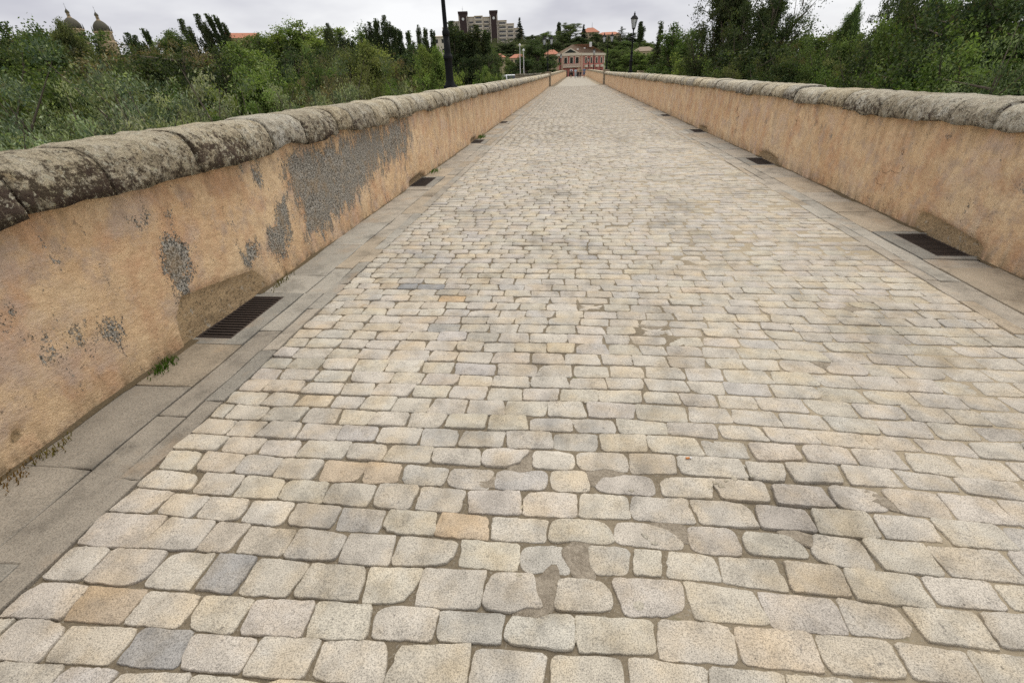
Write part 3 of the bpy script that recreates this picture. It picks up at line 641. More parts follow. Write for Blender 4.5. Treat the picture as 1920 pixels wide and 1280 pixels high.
def parapet(side, label):
    W = wall_l if side < 0 else wall_r
    root = thing('parapet', label, 'parapet wall')
    # render face
    ys = np.concatenate([np.arange(Y_BEHIND, 9, .04), np.arange(9, 20, .12), np.arange(20, 64.3, .6)]); zs = np.concatenate([np.arange(-.04, 1.12, .032), [1.14]])
    YY, ZZ = np.meshgrid(ys, zs, indexing='ij'); P2 = np.column_stack([YY.ravel(), ZZ.ravel()])
    P3 = np.column_stack([np.full(len(P2), side*5.), P2])
    out = .016*vnoise(P3, 1.1, 2)+.006*vnoise(P3, 5, 3)
    bare = np.zeros(len(P2)); stone = np.zeros(len(P2)); inset = np.zeros(len(P2))
    if side < 0:
        for poly, s in BARE_L:
            d = sdist(P2, poly); bare = np.maximum(bare, np.clip((.50+d/(.17+.09*np.maximum(0, P2[:, 0]-3)))*s, 0, 1.05*s))
    for poly, dp in (STONE_L if side < 0 else STONE_R):
        d = sdist(P2, poly); k_ = np.clip(.5+d/.04, 0, 1); stone = np.maximum(stone, k_); inset = np.maximum(inset, k_*dp)
    out = out-inset+stone*(.012*vnoise(P3, 14, 3)); out = out-np.clip(bare, 0, 1)*.004
    # ragged foot of the wall
    pale = np.clip((.75-P2[:, 1])/.4, 0, 1)*(1.0 if side > 0 else np.clip((P2[:, 0]-5)/3, .25, 1)); damp_shade = np.maximum(np.clip((.22-P2[:, 1])/.22, 0, 1)*(.9 if side > 0 else .65), np.clip((.07-P2[:, 1])/.05, 0, 1)*1.0)  # foot term adds a painted contact shadow to the dirt line
    if side < 0: damp_shade = np.maximum(np.maximum(damp_shade, np.clip((P2[:, 0]-8.5)/4, 0, .45)*np.clip((P2[:, 1]-.1)/.6, 0, 1)), .5*np.clip((P2[:, 1]-.72)/.35, 0, 1))
    else: damp_shade = np.maximum(damp_shade, .26*np.clip((P2[:, 1]-.2)/.5, 0, 1)+.3*np.clip((P2[:, 1]-.8)/.25, 0, 1))
    X = W(P2[:, 0])-side*out; V = np.column_stack([X, P2[:, 0], P2[:, 1]+road_z(P2[:, 0])])
    ni, nj = YY.shape; ii = np.arange(ni*nj).reshape(ni, nj); F = np.stack([ii[:-1, :-1], ii[1:, :-1], ii[1:, 1:], ii[:-1, 1:]], -1).reshape(-1, 4)
    if side > 0: F = F[:, ::-1].copy()
    obj('render_face', mesh_np('render_face', V, F, [M['render']], True, {'bare': ('FLOAT', bare), 'stone': ('FLOAT', stone), 'pale': ('FLOAT', pale), 'damp_shade': ('FLOAT', damp_shade)}), root)
    # core and outer face (slightly behind the render)
    mb = MB(); yk = list(np.linspace(Y_BEHIND, 64.3, 30))
    def ribbon(mb, yk, d0, d1, z0, z1):
        for p, q in zip(yk[:-1], yk[1:]):
            V = []
            for t_ in (p, q):
                w = float(W(t_)); z = float(road_z(t_)); V += [(w+side*d0, t_, z+z0), (w+side*d1, t_, z+z0), (w+side*d1, t_, z+z1), (w+side*d0, t_, z+z1)]
            F_ = [(0, 4, 5, 1), (1, 5, 6, 2), (2, 6, 7, 3), (3, 7, 4, 0)]
            if p == yk[0]: F_.append((0, 1, 2, 3))
            if q == yk[-1]: F_.append((7, 6, 5, 4))
            mb.add(V, F_)
    ribbon(mb, yk, .09, .44, -.1, 1.13); mb.part('wall_core', M['bodystone'], root)
    # coping
    y = Y_BEHIND; i = 0
    first = [.62, .55, .74, .52, .36, .30, .42, .5, .46, .38, .44, .5] if side < 0 else [.8, .7, .9, .6, .7, .5, .6]
    if side < 0: y = 2.02-.62*0-4.5
    while y < 64.2:
        ln = rng.uniform(.36, .78) if side < 0 else rng.uniform(.4, .95)
        if y > 25: ln = rng.uniform(.6, 1.2)
        y1 = min(y+ln, 64.28)
        res = (26, 22) if y < 7 else ((16, 10) if y < 16 else (9, 4))
        if side < 0: dark = np.interp(y, [1.9, 2.6, 3.2, 9, 30], [.60, .54, .36, .32, .28])+rng.normal(0, .10)
        else: dark = np.interp(y, [3, 12, 30], [.38, .34, .28])+rng.normal(0, .08)
        zb = 1.065+rng.normal(0, .012)-(.03 if side > 0 and y < 9 else 0); ht = (1.335 if side < 0 else 1.255)-zb+rng.normal(0, .004)
        if side > 0: ht += float(np.interp(y, [10, 30], [0, .08]))
        V, F_ = coping_stone(y, y1, W, side, zb, ht, res, dark, .075+rng.normal(0, .005))
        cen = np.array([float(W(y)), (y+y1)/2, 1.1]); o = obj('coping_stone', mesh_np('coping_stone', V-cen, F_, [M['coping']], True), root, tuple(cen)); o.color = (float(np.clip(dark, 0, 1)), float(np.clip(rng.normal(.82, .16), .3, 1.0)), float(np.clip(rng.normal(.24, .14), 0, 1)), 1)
        y = y1; i += 1
    # pier where the parapet steps in
    p = MB(); w = float(W(64.3)); z = float(road_z(64.5)); a, b = sorted((w-side*.10, w+side*.55)); p.box(a, b, 64.30, 64.95, z-.1, z+1.44); p.box(a-.04, b+.04, 64.27, 64.98, z+1.44, z+1.52)
    p.part('pier', M['bodystone'], root)
    # far stretch over the crest
    mb = MB(); yk = list(np.linspace(64.96, 138, 40)); ribbon(mb, yk, 0, .40, -.1, 1.09); me = mb.mesh('far_render', [M['render']])
    obj('far_render', me, root); at = me.attributes.new('pale', 'FLOAT', 'POINT'); at.data.foreach_set('value', np.full(len(me.vertices), .8, np.float32))
    mb = MB(); ribbon(mb, yk, -.05, .45, 1.092, 1.33); o = mb.part('far_coping', M['coping'], root); o.color = (.25, .6, .5, 1)
parapet(-1, 'left parapet wall of patchy ochre render with lichen-blackened rounded coping')
parapet(1, 'right parapet wall of smooth ochre render with grey rounded stone coping')

# bridge body down to the river bank
mb = MB()
yk = np.linspace(Y_BEHIND, 140, 60)
for p, q in zip(yk[:-1], yk[1:]):
    V = []
    for t_ in (p, q):
        z = float(road_z(t_)); a, b = float(wall_l(t_))-.42, float(wall_r(t_))+.42; V += [(a, t_, -9.5), (b, t_, -9.5), (b, t_, z-.065), (a, t_, z-.065)]
    mb.add(V, [(1, 5, 6, 2), (3, 7, 4, 0)])
obj('bridge_body', mb.mesh('bridge_body', [M['bodystone']]), kind='structure')
TREES=[
 ('willow','gg','LW',-12.1,10.5,-8.6,10.3,5.5,0),
 ('willow','gg','LW',-11.1,11.5,-8.6,10.3,5.5,0),
 ('willow2','gg','LW',-9.5,10.3,-8.6,10.1,5.0,0),
 ('willow2','gg','LW',-10.2,9.6,-8.6,10.0,5.0,0),
 ('willow','gg','LW',-8.8,7.4,-8.6,9.7,4.5,0),
 ('willow2','gg','LW',-8.8,10.9,-8.6,9.7,4.0,0),
 ('willow2','gg','LW',-7.8,11.6,-8.6,9.8,4.0,0),
 ('willow','ol','LW',-13.8,13.1,-8.6,10.4,5.0,0),
 ('willow','ol','LW',-12.2,14.5,-8.6,10.0,5.0,0),
 ('willow2','br','LWb',-8.9,12.1,-8.6,9.7,4.0,0),
 ('willow2','br','LWb',-7.5,13.0,-8.6,9.8,4.0,0),
 ('round','md','LG',-19.7,17.0,-8.6,11.5,7.0,0),
 ('round','md','LG',-19.4,17.3,-8.6,11.1,7.0,0),
 ('round2','dk','LD',-19.2,23.0,-8.6,11.4,8.0,0),
 ('round','dk','LD',-17.8,22.9,-8.6,11.0,6.0,0),
 ('round','dk','LD',-17.1,23.4,-8.6,10.4,6.0,0),
 ('sparse','brn','LB',-24.1,26.7,-8.6,11.4,7.0,0),
 ('sparse','brn','LB',-25.6,25.3,-8.6,11.2,7.0,0),
 ('sparse2','brn','LB',-27.6,36.8,-8.6,12.5,7.0,0),
 ('sparse2','brn','LB',-26.6,37.5,-8.6,11.8,7.0,0),
 ('sparse2','brn','LB',-28.9,35.8,-8.6,12.6,7.0,0),
 ('round','md','LS',-52.3,46.5,-5.9,12.4,10.0,0),
 ('round','md','LS',-51.1,47.8,-5.9,12.7,10.0,0),
 ('round2','md','LS',-47.6,45.7,-6.4,12.5,9.0,0),
 ('round2','md','LS',-45.9,47.5,-6.4,11.0,9.0,0),
 ('round2','md','LS',-44.1,49.1,-6.4,11.1,9.0,0),
 ('lpop','ol','LO',-34.7,38.8,-8.3,14.4,3.6,12),
 ('lpop','ol','LO',-36.5,39.8,-8.1,12.7,4.5,9),
 ('pop','dk','LP',-41.0,46.5,-7.0,12.5,3.2,9),
 ('pop','dk','LP',-39.0,48.2,-7.0,13.1,3.2,9),
 ('pop','dk','LP',-38.7,48.5,-7.0,12.9,3.2,9),
 ('pop2','dk','LP',-36.6,47.6,-7.2,13.5,3.6,9),
 ('lpop','md','LO',-34.0,47.1,-7.5,13.3,6.0,9),
 ('pop','dk','LP',-32.6,48.0,-7.5,14.4,3.2,10),
 ('pop','dk','LP',-31.4,48.8,-7.5,14.8,3.2,10),
 ('pop2','dk','LP',-30.9,49.1,-7.5,14.8,3.0,9),
 ('pop2','dk','LP',-30.4,49.4,-7.5,14.7,3.0,9),
 ('pop2','dk','LP',-30.1,49.6,-7.5,14.1,3.0,9),
 ('lpop','br','LL',-14.9,27.3,-8.6,12.0,6.0,12),
 ('lpop','br','LL',-13.1,23.7,-8.6,10.8,4.5,9),
 ('round','md','LS',-44.3,72.6,-3.8,10.7,10.0,0),
 ('round','md','LS',-42.3,73.7,-3.8,11.0,10.0,0),
 ('round2','br','LS',-39.0,72.1,-4.2,11.3,11.0,0),
 ('round2','br','LS',-37.2,73.1,-4.2,12.0,11.0,0),
 ('round','br','LS',-34.4,72.2,-4.5,12.5,11.0,0),
 ('round','dk','LD',-32.1,50.7,-7.2,10.9,8.0,0),
 ('round','dk','LD',-27.3,53.5,-7.2,11.7,8.0,0),
 ('round','dk','LD',-29.3,52.3,-7.2,11.3,8.0,0),
 ('pop','dk','LP',-30.6,67.4,-5.3,13.0,3.0,0),
 ('pop','dk','LP',-29.4,67.9,-5.3,12.0,3.0,0),
 ('pop2','dk','LP',-27.1,64.5,-5.9,11.7,4.0,0),
 ('round2','md','LS',-28.5,72.6,-4.8,11.8,8.0,0),
 ('pop','dk','LP',-23.1,61.8,-6.4,13.5,3.4,0),
 ('pop','dk','LP',-21.5,62.4,-6.4,14.1,3.4,0),
 ('pop2','dk','LP',-22.3,62.1,-6.4,13.8,3.6,0),
 ('pop2','dk','LP',-20.8,62.6,-6.4,13.1,3.6,0),
 ('pop2','dk','LP',-20.1,62.9,-6.4,12.8,3.6,0),
 ('pop2','dk','LP',-19.2,63.2,-6.4,12.6,3.6,0),
 ('pop','dk','LP',-28.6,101.0,-1.1,10.9,2.2,0),
 ('pop2','dk','LP',-19.5,72.4,-5.2,12.3,3.0,0),
 ('pop2','dk','LP',-18.8,72.6,-5.2,12.1,3.0,0),
 ('round2','dk','LD',-18.4,55.0,-7.5,11.4,9.0,0),
 ('round2','dk','LD',-16.6,55.6,-7.5,10.8,9.0,0),
 ('willow','ol','LM',-14.2,30.9,-8.6,11.8,7.5,0),
 ('willow','ol','LM',-13.2,31.3,-8.6,11.3,7.5,0),
 ('lpop','olb','LL',-11.4,29.9,-8.6,11.8,4.5,0),
 ('willow2','ol','LM',-12.2,24.1,-8.6,10.7,5.5,0),
 ('willow2','ol','LM',-9.6,25.2,-8.6,10.6,5.5,0),
 ('round','md','LG',-13.9,25.5,-8.6,10.9,5.0,0),
 ('willow','brn','LB',-10.6,21.5,-8.6,10.2,4.0,0),
 ('willow','gg','LW',-7.0,15.5,-8.6,9.9,3.5,0),
 ('willow','gg','LW',-6.2,15.8,-8.6,9.9,3.5,0),
 ('willow','gg','LW',-7.7,15.1,-8.6,9.8,3.5,0),
 ('willow2','brn','LB',-10.6,32.3,-8.6,10.7,4.2,0),
 ('round','md','LG',-12.0,33.9,-8.6,11.0,5.0,0),
 ('lpop','br','LL',-9.6,34.7,-8.6,11.7,3.0,0),
 ('lpop','br','LL',-8.7,34.9,-8.6,11.6,3.0,0),
 ('willow','br','LWb',-7.9,25.8,-8.6,10.1,3.5,0),
 ('willow','br','LWb',-8.7,25.5,-8.6,9.9,3.5,0),
 ('lpop','br','LL',-6.5,28.3,-8.6,10.3,2.6,0),
 ('pop','dk','LP',-13.0,58.6,-7.2,13.7,5.0,0),
 ('pop','dk','LP',-10.4,59.1,-7.2,13.3,5.0,0),
 ('pop2','dk','LP',-12.1,58.8,-7.2,12.8,5.5,0),
 ('pop2','dk','LP',-11.3,58.9,-7.2,12.5,5.5,0),
 ('pop2','dk','LP',-9.3,59.3,-7.2,12.8,5.5,0),
 ('round','dk','LD',-11.9,56.8,-7.5,10.8,4.5,0),
 ('round','dk','LD',-9.9,57.1,-7.5,11.0,4.5,0),
 ('round2','md','LS',-11.3,71.1,-5.6,10.0,4.0,0),
 ('willow2','br','LWb',-6.4,30.3,-8.6,10.0,2.6,0),
 ('willow2','br','LWb',-5.8,30.5,-8.6,9.9,2.6,0),
 ('lpop','br','LL',-5.7,34.5,-8.6,10.4,2.4,0),
 ('willow','br','LWb',-5.3,35.6,-8.6,9.9,2.2,0),
 ('willow','br','LWb',-4.8,35.7,-8.6,10.0,2.2,0),
 ('round','dk2','CE',-7.1,111.8,-1.1,7.6,10.0,0),
 ('round2','dk2','CE',-9.1,103.6,-1.2,5.4,6.0,0),
 ('round2','md','CE',-13.2,115.2,-1.1,5.2,5.0,0),
 ('round2','md','CE',-5.8,115.9,-1.1,5.3,5.0,0),
 ('spruce','bl','HS',-42.5,437.9,19.4,19.1,14.0,0),
 ('round','dk','HT',-38.6,468.4,19.5,8.3,16.0,0),
 ('round','dk','HT',-31.5,468.9,19.5,8.8,16.0,0),
 ('round2','md','HT',-19.7,379.5,17.8,7.0,14.0,0),
 ('round2','md','HT',-14.3,379.7,17.8,5.0,14.0,0),
 ('pop','dk','HT',-10.7,389.9,18.1,12.7,5.0,0),
 ('round','md','HT',-2.3,330.0,14.1,11.2,15.0,0),
 ('spruce','bl','HS',5.4,330.0,14.1,10.4,10.0,0),
 ('round2','dk','HT',-6.3,319.9,12.7,7.5,12.0,0),
 ('round2','dk','HT',2.2,320.0,12.7,5.2,12.0,0),
 ('round2','dk','HT',12.9,319.7,12.7,6.7,12.0,0),
 ('round','dk','HT',-10.2,294.8,9.0,5.7,12.0,0),
 ('round','dk','HT',-3.5,295.0,9.0,5.0,12.0,0),
 ('round','dk','HT',-15.3,294.6,9.0,4.4,12.0,0),
 ('round2','dk','HT',6.2,274.9,5.5,6.8,11.0,0),
 ('round2','dk','HT',16.4,274.5,5.5,7.3,11.0,0),
 ('round2','dk','HT',9.2,274.8,5.5,8.5,11.0,0),
 ('cedar','bl','HS',27.0,328.9,13.3,9.2,13.0,0),
 ('round','dk','HT',32.6,333.4,12.9,6.5,9.0,0),
 ('round','dk','HT',36.7,333.0,12.0,4.6,9.0,0),
 ('pop2','dk','HT',37.8,327.8,11.1,13.3,8.0,0),
 ('round2','md','HT',27.4,288.7,7.2,6.7,11.0,0),
 ('round2','md','HT',20.4,289.3,8.1,6.5,11.0,0),
 ('round2','md','HT',37.2,287.6,5.9,6.7,11.0,0),
 ('round','dk','HT',-21.8,299.2,9.9,6.4,11.0,0),
 ('round','dk','HT',-32.7,298.2,9.9,5.3,11.0,0),
 ('round','dk','HT',-39.0,297.4,9.9,5.1,11.0,0),
 ('round2','dk','HT',-44.7,286.5,8.1,5.7,10.0,0),
 ('round2','dk','HT',-51.6,285.4,8.1,5.0,10.0,0),
 ('round2','dk','HT',-63.9,282.9,8.1,4.6,10.0,0),
 ('round','md','ST',9.1,124.7,-1.2,6.7,5.0,0),
 ('round','md','ST',10.8,124.5,-1.2,6.4,5.0,0),
 ('round2','br','ST',12.4,121.4,-1.2,6.0,6.0,0),
 ('round2','br','ST',14.4,121.1,-1.2,5.8,6.0,0),
 ('round2','br','ST',16.8,120.8,-1.2,5.6,6.0,0),
 ('spruce','dk','RC',10.3,69.2,-5.9,12.2,6.0,0),
 ('round','md','RG',12.4,64.8,-6.4,11.7,8.0,0),
 ('round2','ol','RG',12.7,73.9,-5.2,9.8,7.0,0),
 ('round','br','RG',10.0,53.1,-8.1,10.4,5.0,0),
 ('spruce','bl','RC',15.6,70.3,-5.6,10.7,4.5,0),
 ('round2','dk','RD',14.3,58.3,-7.2,10.8,7.0,0),
 ('sparse','dk','RT',12.3,46.4,-8.6,16.1,6.0,0),
 ('sparse2','dk','RT',14.2,43.8,-8.6,15.7,6.0,0),
 ('round','dk','RD',11.6,42.4,-8.6,11.2,8.0,0),
 ('round','dk','RD',13.9,41.8,-8.6,11.4,8.0,0),
 ('round2','md','RG',10.0,46.9,-8.6,10.2,6.0,0),
 ('round','md','RS',20.7,54.2,-7.5,11.2,7.0,0),
 ('round','md','RS',23.0,53.2,-7.5,11.0,7.0,0),
 ('round2','md','RS',22.7,55.5,-7.2,10.8,7.0,0),
 ('round2','md','RS',27.2,53.5,-7.2,10.6,7.0,0),
 ('round2','md','RS',26.2,54.0,-7.2,10.5,7.0,0),
 ('willow2','brn','RB',17.2,42.7,-8.6,11.2,6.0,0),
 ('round','md','RG',15.3,34.8,-8.6,10.7,5.5,0),
 ('lpop','md','RP',16.7,36.3,-8.6,12.9,1.9,0),
 ('lpop','md','RP',16.5,36.4,-8.6,12.2,1.9,0),
 ('round2','md','RG',15.5,33.6,-8.6,11.0,5.0,0),
 ('willow','ol','RB',19.8,39.3,-8.6,11.0,7.0,0),
 ('sparse','brn','RB',16.5,30.8,-8.6,10.2,4.0,0),
 ('sparse2','dk','RT',17.1,31.7,-8.6,14.1,4.6,0),
 ('round','dk','RD',16.6,29.7,-8.6,11.3,4.5,0),
 ('round2','md','RG',14.8,24.9,-8.6,12.1,4.5,0),
 ('round','md','RG',14.8,23.8,-8.6,12.4,5.5,0),
 ('round2','dk','RD',14.4,21.6,-8.6,11.9,6.0,0),
 ('round','dk','RD',13.7,19.7,-8.6,12.0,7.0,0),
 ('round2','md','RG',12.2,18.3,-8.6,10.8,6.5,0),
 ('round','md','RG',12.7,20.4,-8.6,10.5,6.0,0),
 ('willow','gg2','RW',11.6,16.3,-8.6,10.5,5.0,0),
 ('round','md','RG',13.3,22.4,-8.6,10.2,5.0,0),
 ('round2','dk','RD',13.0,34.6,-8.6,10.1,6.0,0),
 ('willow','ol','RB',11.6,36.2,-8.6,10.3,5.0,0),
 ('willow2','ol','RB',12.1,27.5,-8.6,9.9,5.0,0),
 ('round2','md','RG',12.8,24.9,-8.6,9.8,5.0,0),
 ('round','dk','RD',10.4,18.2,-8.6,9.8,4.5,0),
 ('round','br','RG',10.7,42.7,-8.6,10.1,4.0,0),
]
# ------------------------------------------------------------------ terrain
def ground_z(x, y):
    x = np.asarray(x, float); y = np.asarray(y, float); r = np.hypot(x, y); b = np.degrees(np.arctan2(x, y))
    z = np.interp(r, [0, 50, 105, 235, 300, 350, 430, 600, 3000], [-8.5, -8.5, -1.0, -1.5, 10, 17, 19.5, 20, 20]); k = np.interp(b, [4, 12], [1, .35])
    return np.where(z < 0, z, z*k)
rr = np.concatenate([np.arange(0, 60, 6), np.arange(60, 460, 14), np.array([500, 600, 900, 1500, 3000, 6000])]); aa = np.linspace(-math.pi, math.pi, 97)
RR, AA = np.meshgrid(rr, aa, indexing='ij'); X = RR*np.sin(AA); Y = RR*np.cos(AA); Z = ground_z(X, Y)+.35*vnoise(np.stack([X, Y, X*0], -1), .06, 3)-.15
Z = np.where((np.abs(X) < 7) & (Y < 150), np.minimum(Z, -1.8), Z)
ii = np.arange(X.size).reshape(X.shape); F = np.stack([ii[:-1, :-1], ii[1:, :-1], ii[1:, 1:], ii[:-1, 1:]], -1).reshape(-1, 4)[:, ::-1].copy()
m = N('bank_ground', .95, .1); m.col(m.mix(m.mix((.05, .075, .022), (.11, .12, .04), m.noise(.35, 6, .65)), (.20, .16, .09), m.ramp(m.noise(.09, 5), [(.55, 0.0), (.68, .7)]))); m.bump(m.noise(3, 6), .6, .2)
obj('terrain', mesh_np('terrain', np.stack([X, Y, Z], -1).reshape(-1, 3), F, [m.mat], True), kind='structure')

# ------------------------------------------------------------------ trees
m = N('foliage', .72, .25)
oc = m.objinfo(); var = m.attr('var', True)
c = m.mix(m.mix(oc['Color'], (.30, .36, .32), 1, 'MULTIPLY'), m.mix(oc['Color'], (1.8, 1.65, 1.45), 1, 'MULTIPLY'), var)
c = m.mix(c, (.16, .115, .05), m.ramp(m.math('FRACT', m.math('MULTIPLY', var, 37.0)), [(.93, 0.0), (.95, .5)]))
m.col(c); tr = m.n('ShaderNodeBsdfTranslucent'); m.L(m.mix(c, (1.1, 1.25, .5), 1, 'MULTIPLY'), tr.inputs[0]); mx = m.n('ShaderNodeMixShader'); mx.inputs[0].default_value = .3
m.L(m.b.outputs[0], mx.inputs[1]); m.L(tr.outputs[0], mx.inputs[2]); m.L(mx.outputs[0], m.out.inputs[0]); M['leaf'] = m.mat
m = N('bark', .95, .1); m.col(m.mix((.07, .055, .04), (.19, .16, .125), m.noise(6, 5, .6, m.scaled((4, 4, .6))))); M['bark'] = m.mat

def leaves(C, size, aspect=.5, axis=None, spread=1.0, shade=None, r=None):
    """rhombic leaves at C; axis = preferred pointing direction (n,3)"""
    n = len(C); r = r or rng
    d = r.normal(size=(n, 3)); d /= np.linalg.norm(d, axis=1)[:, None]
    if axis is not None: d = axis+d*spread; d /= np.linalg.norm(d, axis=1)[:, None]
    w = r.normal(size=(n, 3)); w[:, 2] *= .45; w = np.cross(d, w); w /= np.maximum(1e-6, np.linalg.norm(w, axis=1))[:, None]
    s = (size*r.uniform(.65, 1.35, n))[:, None]
    V = np.stack([C-d*s*.5, C+w*s*aspect*.5, C+d*s*.5, C-w*s*aspect*.5], 1).reshape(-1, 3)
    var = np.repeat(np.clip(r.normal(.42, .2, n)+(0 if shade is None else shade), 0, 1), 4)
    return V, np.arange(4*n).reshape(n, 4), var

def tubes(segs, n=5):
    """segs: (p0,p1,r0,r1) arrays"""
    V, F, b = [], [], 0
    a = np.arange(n)*2*math.pi/n; cs = np.stack([np.cos(a), np.sin(a)], -1)
    for p0, p1, r0, r1 in segs:
        p0 = np.asarray(p0, float); p1 = np.asarray(p1, float); d = p1-p0; L = np.linalg.norm(d)
        if L < 1e-6: continue
        d /= L; u = np.cross(d, [0, 0, 1] if abs(d[2]) < .9 else [1, 0, 0]); u /= np.linalg.norm(u); v = np.cross(d, u)
        for p, r_ in ((p0, r0), (p1, r1)): V.append(p+(cs[:, :1]*u+cs[:, 1:]*v)*r_)
        F += [(b+i, b+(i+1) % n, b+n+(i+1) % n, b+n+i) for i in range(n)]; b += 2*n
    return np.concatenate(V), np.array(F)

def branchy(H, Rr, seed, trunk_h, n_limb, elev, prof, twigs, nleaf, leaf, aspect, sig, sub=6, up=.35, axis_w=0.0, droop=0.0, limb_r=.05, gap=.25, wander=.12, tk=1.0):
    """trunk -> limbs -> sub-branches -> twig clumps -> leaves.  prof(t) gives crown radius fraction at height fraction t"""
    r = np.random.default_rng(seed); segs = []; tips = []; dirs = []
    tr = (.022*H+.04)*tk; pts = [np.zeros(3)]; nseg = 9
    for i in range(1, nseg+1): pts.append(np.array([r.normal(0, wander*.12*H/nseg)+pts[-1][0], r.normal(0, wander*.12*H/nseg)+pts[-1][1], H*.93*i/nseg]))
    for i in range(nseg): segs.append((pts[i], pts[i+1], tr*(1-i/nseg)**.8+.012, tr*(1-(i+1)/nseg)**.8+.012))
    pts = np.array(pts); at = lambda z: np.array([np.interp(z, pts[:, 2], pts[:, k]) for k in range(3)])
    for l in range(n_limb):
        t0 = trunk_h+(1-trunk_h)*(l+r.uniform(0, .9))/n_limb*.94; az = l*2.39996+r.normal(0, .35)
        if r.random() < gap*.4: continue
        el = R_(elev[0]+(elev[1]-elev[0])*t0)+r.normal(0, .12)
        rad = Rr*prof(min(1, t0+.10))*r.uniform(.72, 1.12); L = rad/max(.25, math.cos(el))
        p = at(t0*H*.93); d = np.array([math.cos(az)*math.cos(el), math.sin(az)*math.cos(el), math.sin(el)])
        q = p; nl = 4; lr = limb_r*L*.55+.015
        P_ = [p]
        for s in range(nl):
            d2 = d+np.array([r.normal(0, .16), r.normal(0, .16), up*.25*s-droop*.22*s*s]); d2 /= np.linalg.norm(d2); q2 = q+d2*L/nl; segs.append((q, q2, lr*(1-s/nl)+.008, lr*(1-(s+1)/nl)+.008)); q = q2; P_.append(q)
        tips.append(q); dirs.append(d2)
        for s in range(sub):
            f = r.uniform(.28, 1.0); i0 = min(nl-1, int(f*nl)); b = P_[i0]+(P_[i0+1]-P_[i0])*(f*nl-i0)
            dd = d+r.normal(0, .75, 3)+np.array([0, 0, up*.6-droop]); dd /= np.linalg.norm(dd); sl = L*r.uniform(.22, .45)*(1.15-.4*f)+.15
            e = b+dd*sl; segs.append((b, e, lr*.35+.006, .006))
            for k_ in range(twigs):
                g = r.uniform(.35, 1.08); tips.append(b+dd*sl*g+r.normal(0, sl*.13, 3)); dirs.append(dd)
    for k_ in range(4): tips.append(at(H*.93)+np.array([r.normal(0, .1), r.normal(0, .1), r.uniform(-.1, .07)*H*.5])); dirs.append(np.array([0, 0, 1.]))
    tips = np.array(tips); dirs = np.array(dirs)
    wts = r.uniform(.25, 1.6, len(tips)); wts[r.random(len(tips)) < gap] *= .05; wts /= wts.sum()
    pick = r.choice(len(tips), nleaf, p=wts); sg = sig*r.uniform(.7, 1.3, len(tips))
    C = tips[pick]+r.normal(size=(nleaf, 3))*sg[pick][:, None]*np.array([1, 1, .75])
    C = C+dirs[pick]*(r.uniform(-.5, .9, nleaf)*sg[pick])[:, None]
    C[:, 2] = np.maximum(C[:, 2], .1)
    tone = r.normal(0, .24, len(tips))[pick]
    kz = H/np.percentile(C[:, 2], 99.6); kr = Rr/np.percentile(np.hypot(C[:, 0], C[:, 1]), 96); S3 = np.array([kr, kr, kz])
    C = C*S3; segs = [(np.asarray(a_)*S3, np.asarray(b_)*S3, p_, q_) for a_, b_, p_, q_ in segs]
    V, F, var = leaves(C, leaf, aspect, dirs[pick] if axis_w > 0 else None, 1.0/max(axis_w, .01), tone, r)
    return V, F, var, segs

def poplar(H, Rr, seed, nspire, nleaf, leaf, tight=1.0):
    """fastigiate crown: a bundle of narrow upright spires of different height"""
    r = np.random.default_rng(seed); segs = [((0, 0, 0), (0, 0, H*.9), .016*H+.04, .02)]; C, D, T = [], [], []
    for k in range(nspire):
        az = r.uniform(0, 6.283); z0 = H*r.uniform(.08, .5) if k else H*.1; zt = H*(1.0 if k == 0 else r.uniform(.62, .985)); out = 0 if k == 0 else Rr*r.uniform(.3, .95)*(1-.55*(zt/H-.6)/.4)
        p0 = np.array([0, 0, z0]); p1 = np.array([math.cos(az)*out, math.sin(az)*out, zt]); L = zt-z0; segs.append((p0, p1, .05+.004*H*r.uniform(.5, 1), .012))
        n = int(nleaf*L/(nspire*H*.55)); nc = max(10, int(L*5)); tc = r.uniform(.05, 1, nc); rc = Rr*(.16+.34*(1-tc)**.8)*tight; bend = np.sin(tc*1.57)[:, None]
        cl = p0+(p1-p0)*np.column_stack([bend[:, 0], bend[:, 0], tc]); a2 = r.uniform(0, 6.283, nc); cl[:, 0] += np.cos(a2)*rc*.6; cl[:, 1] += np.sin(a2)*rc*.6
        pk = r.integers(0, nc, n); sg = (.10+.11*(1-tc))*Rr/1.9
        c = cl[pk]+r.normal(size=(n, 3))*sg[pk][:, None]*np.array([1, 1, 2.4]); C.append(c); T.append(r.normal(0, .17, nc)[pk]); D.append(np.repeat([[math.cos(az)*.3, math.sin(az)*.3, 1.]], n, 0))
    C = np.concatenate(C); D = np.concatenate(D); T = np.concatenate(T); C[:, 2] = np.clip(C[:, 2], .3, H)
    V, F, var = leaves(C, leaf, .5, D, .8, T, r); return V, F, var, segs

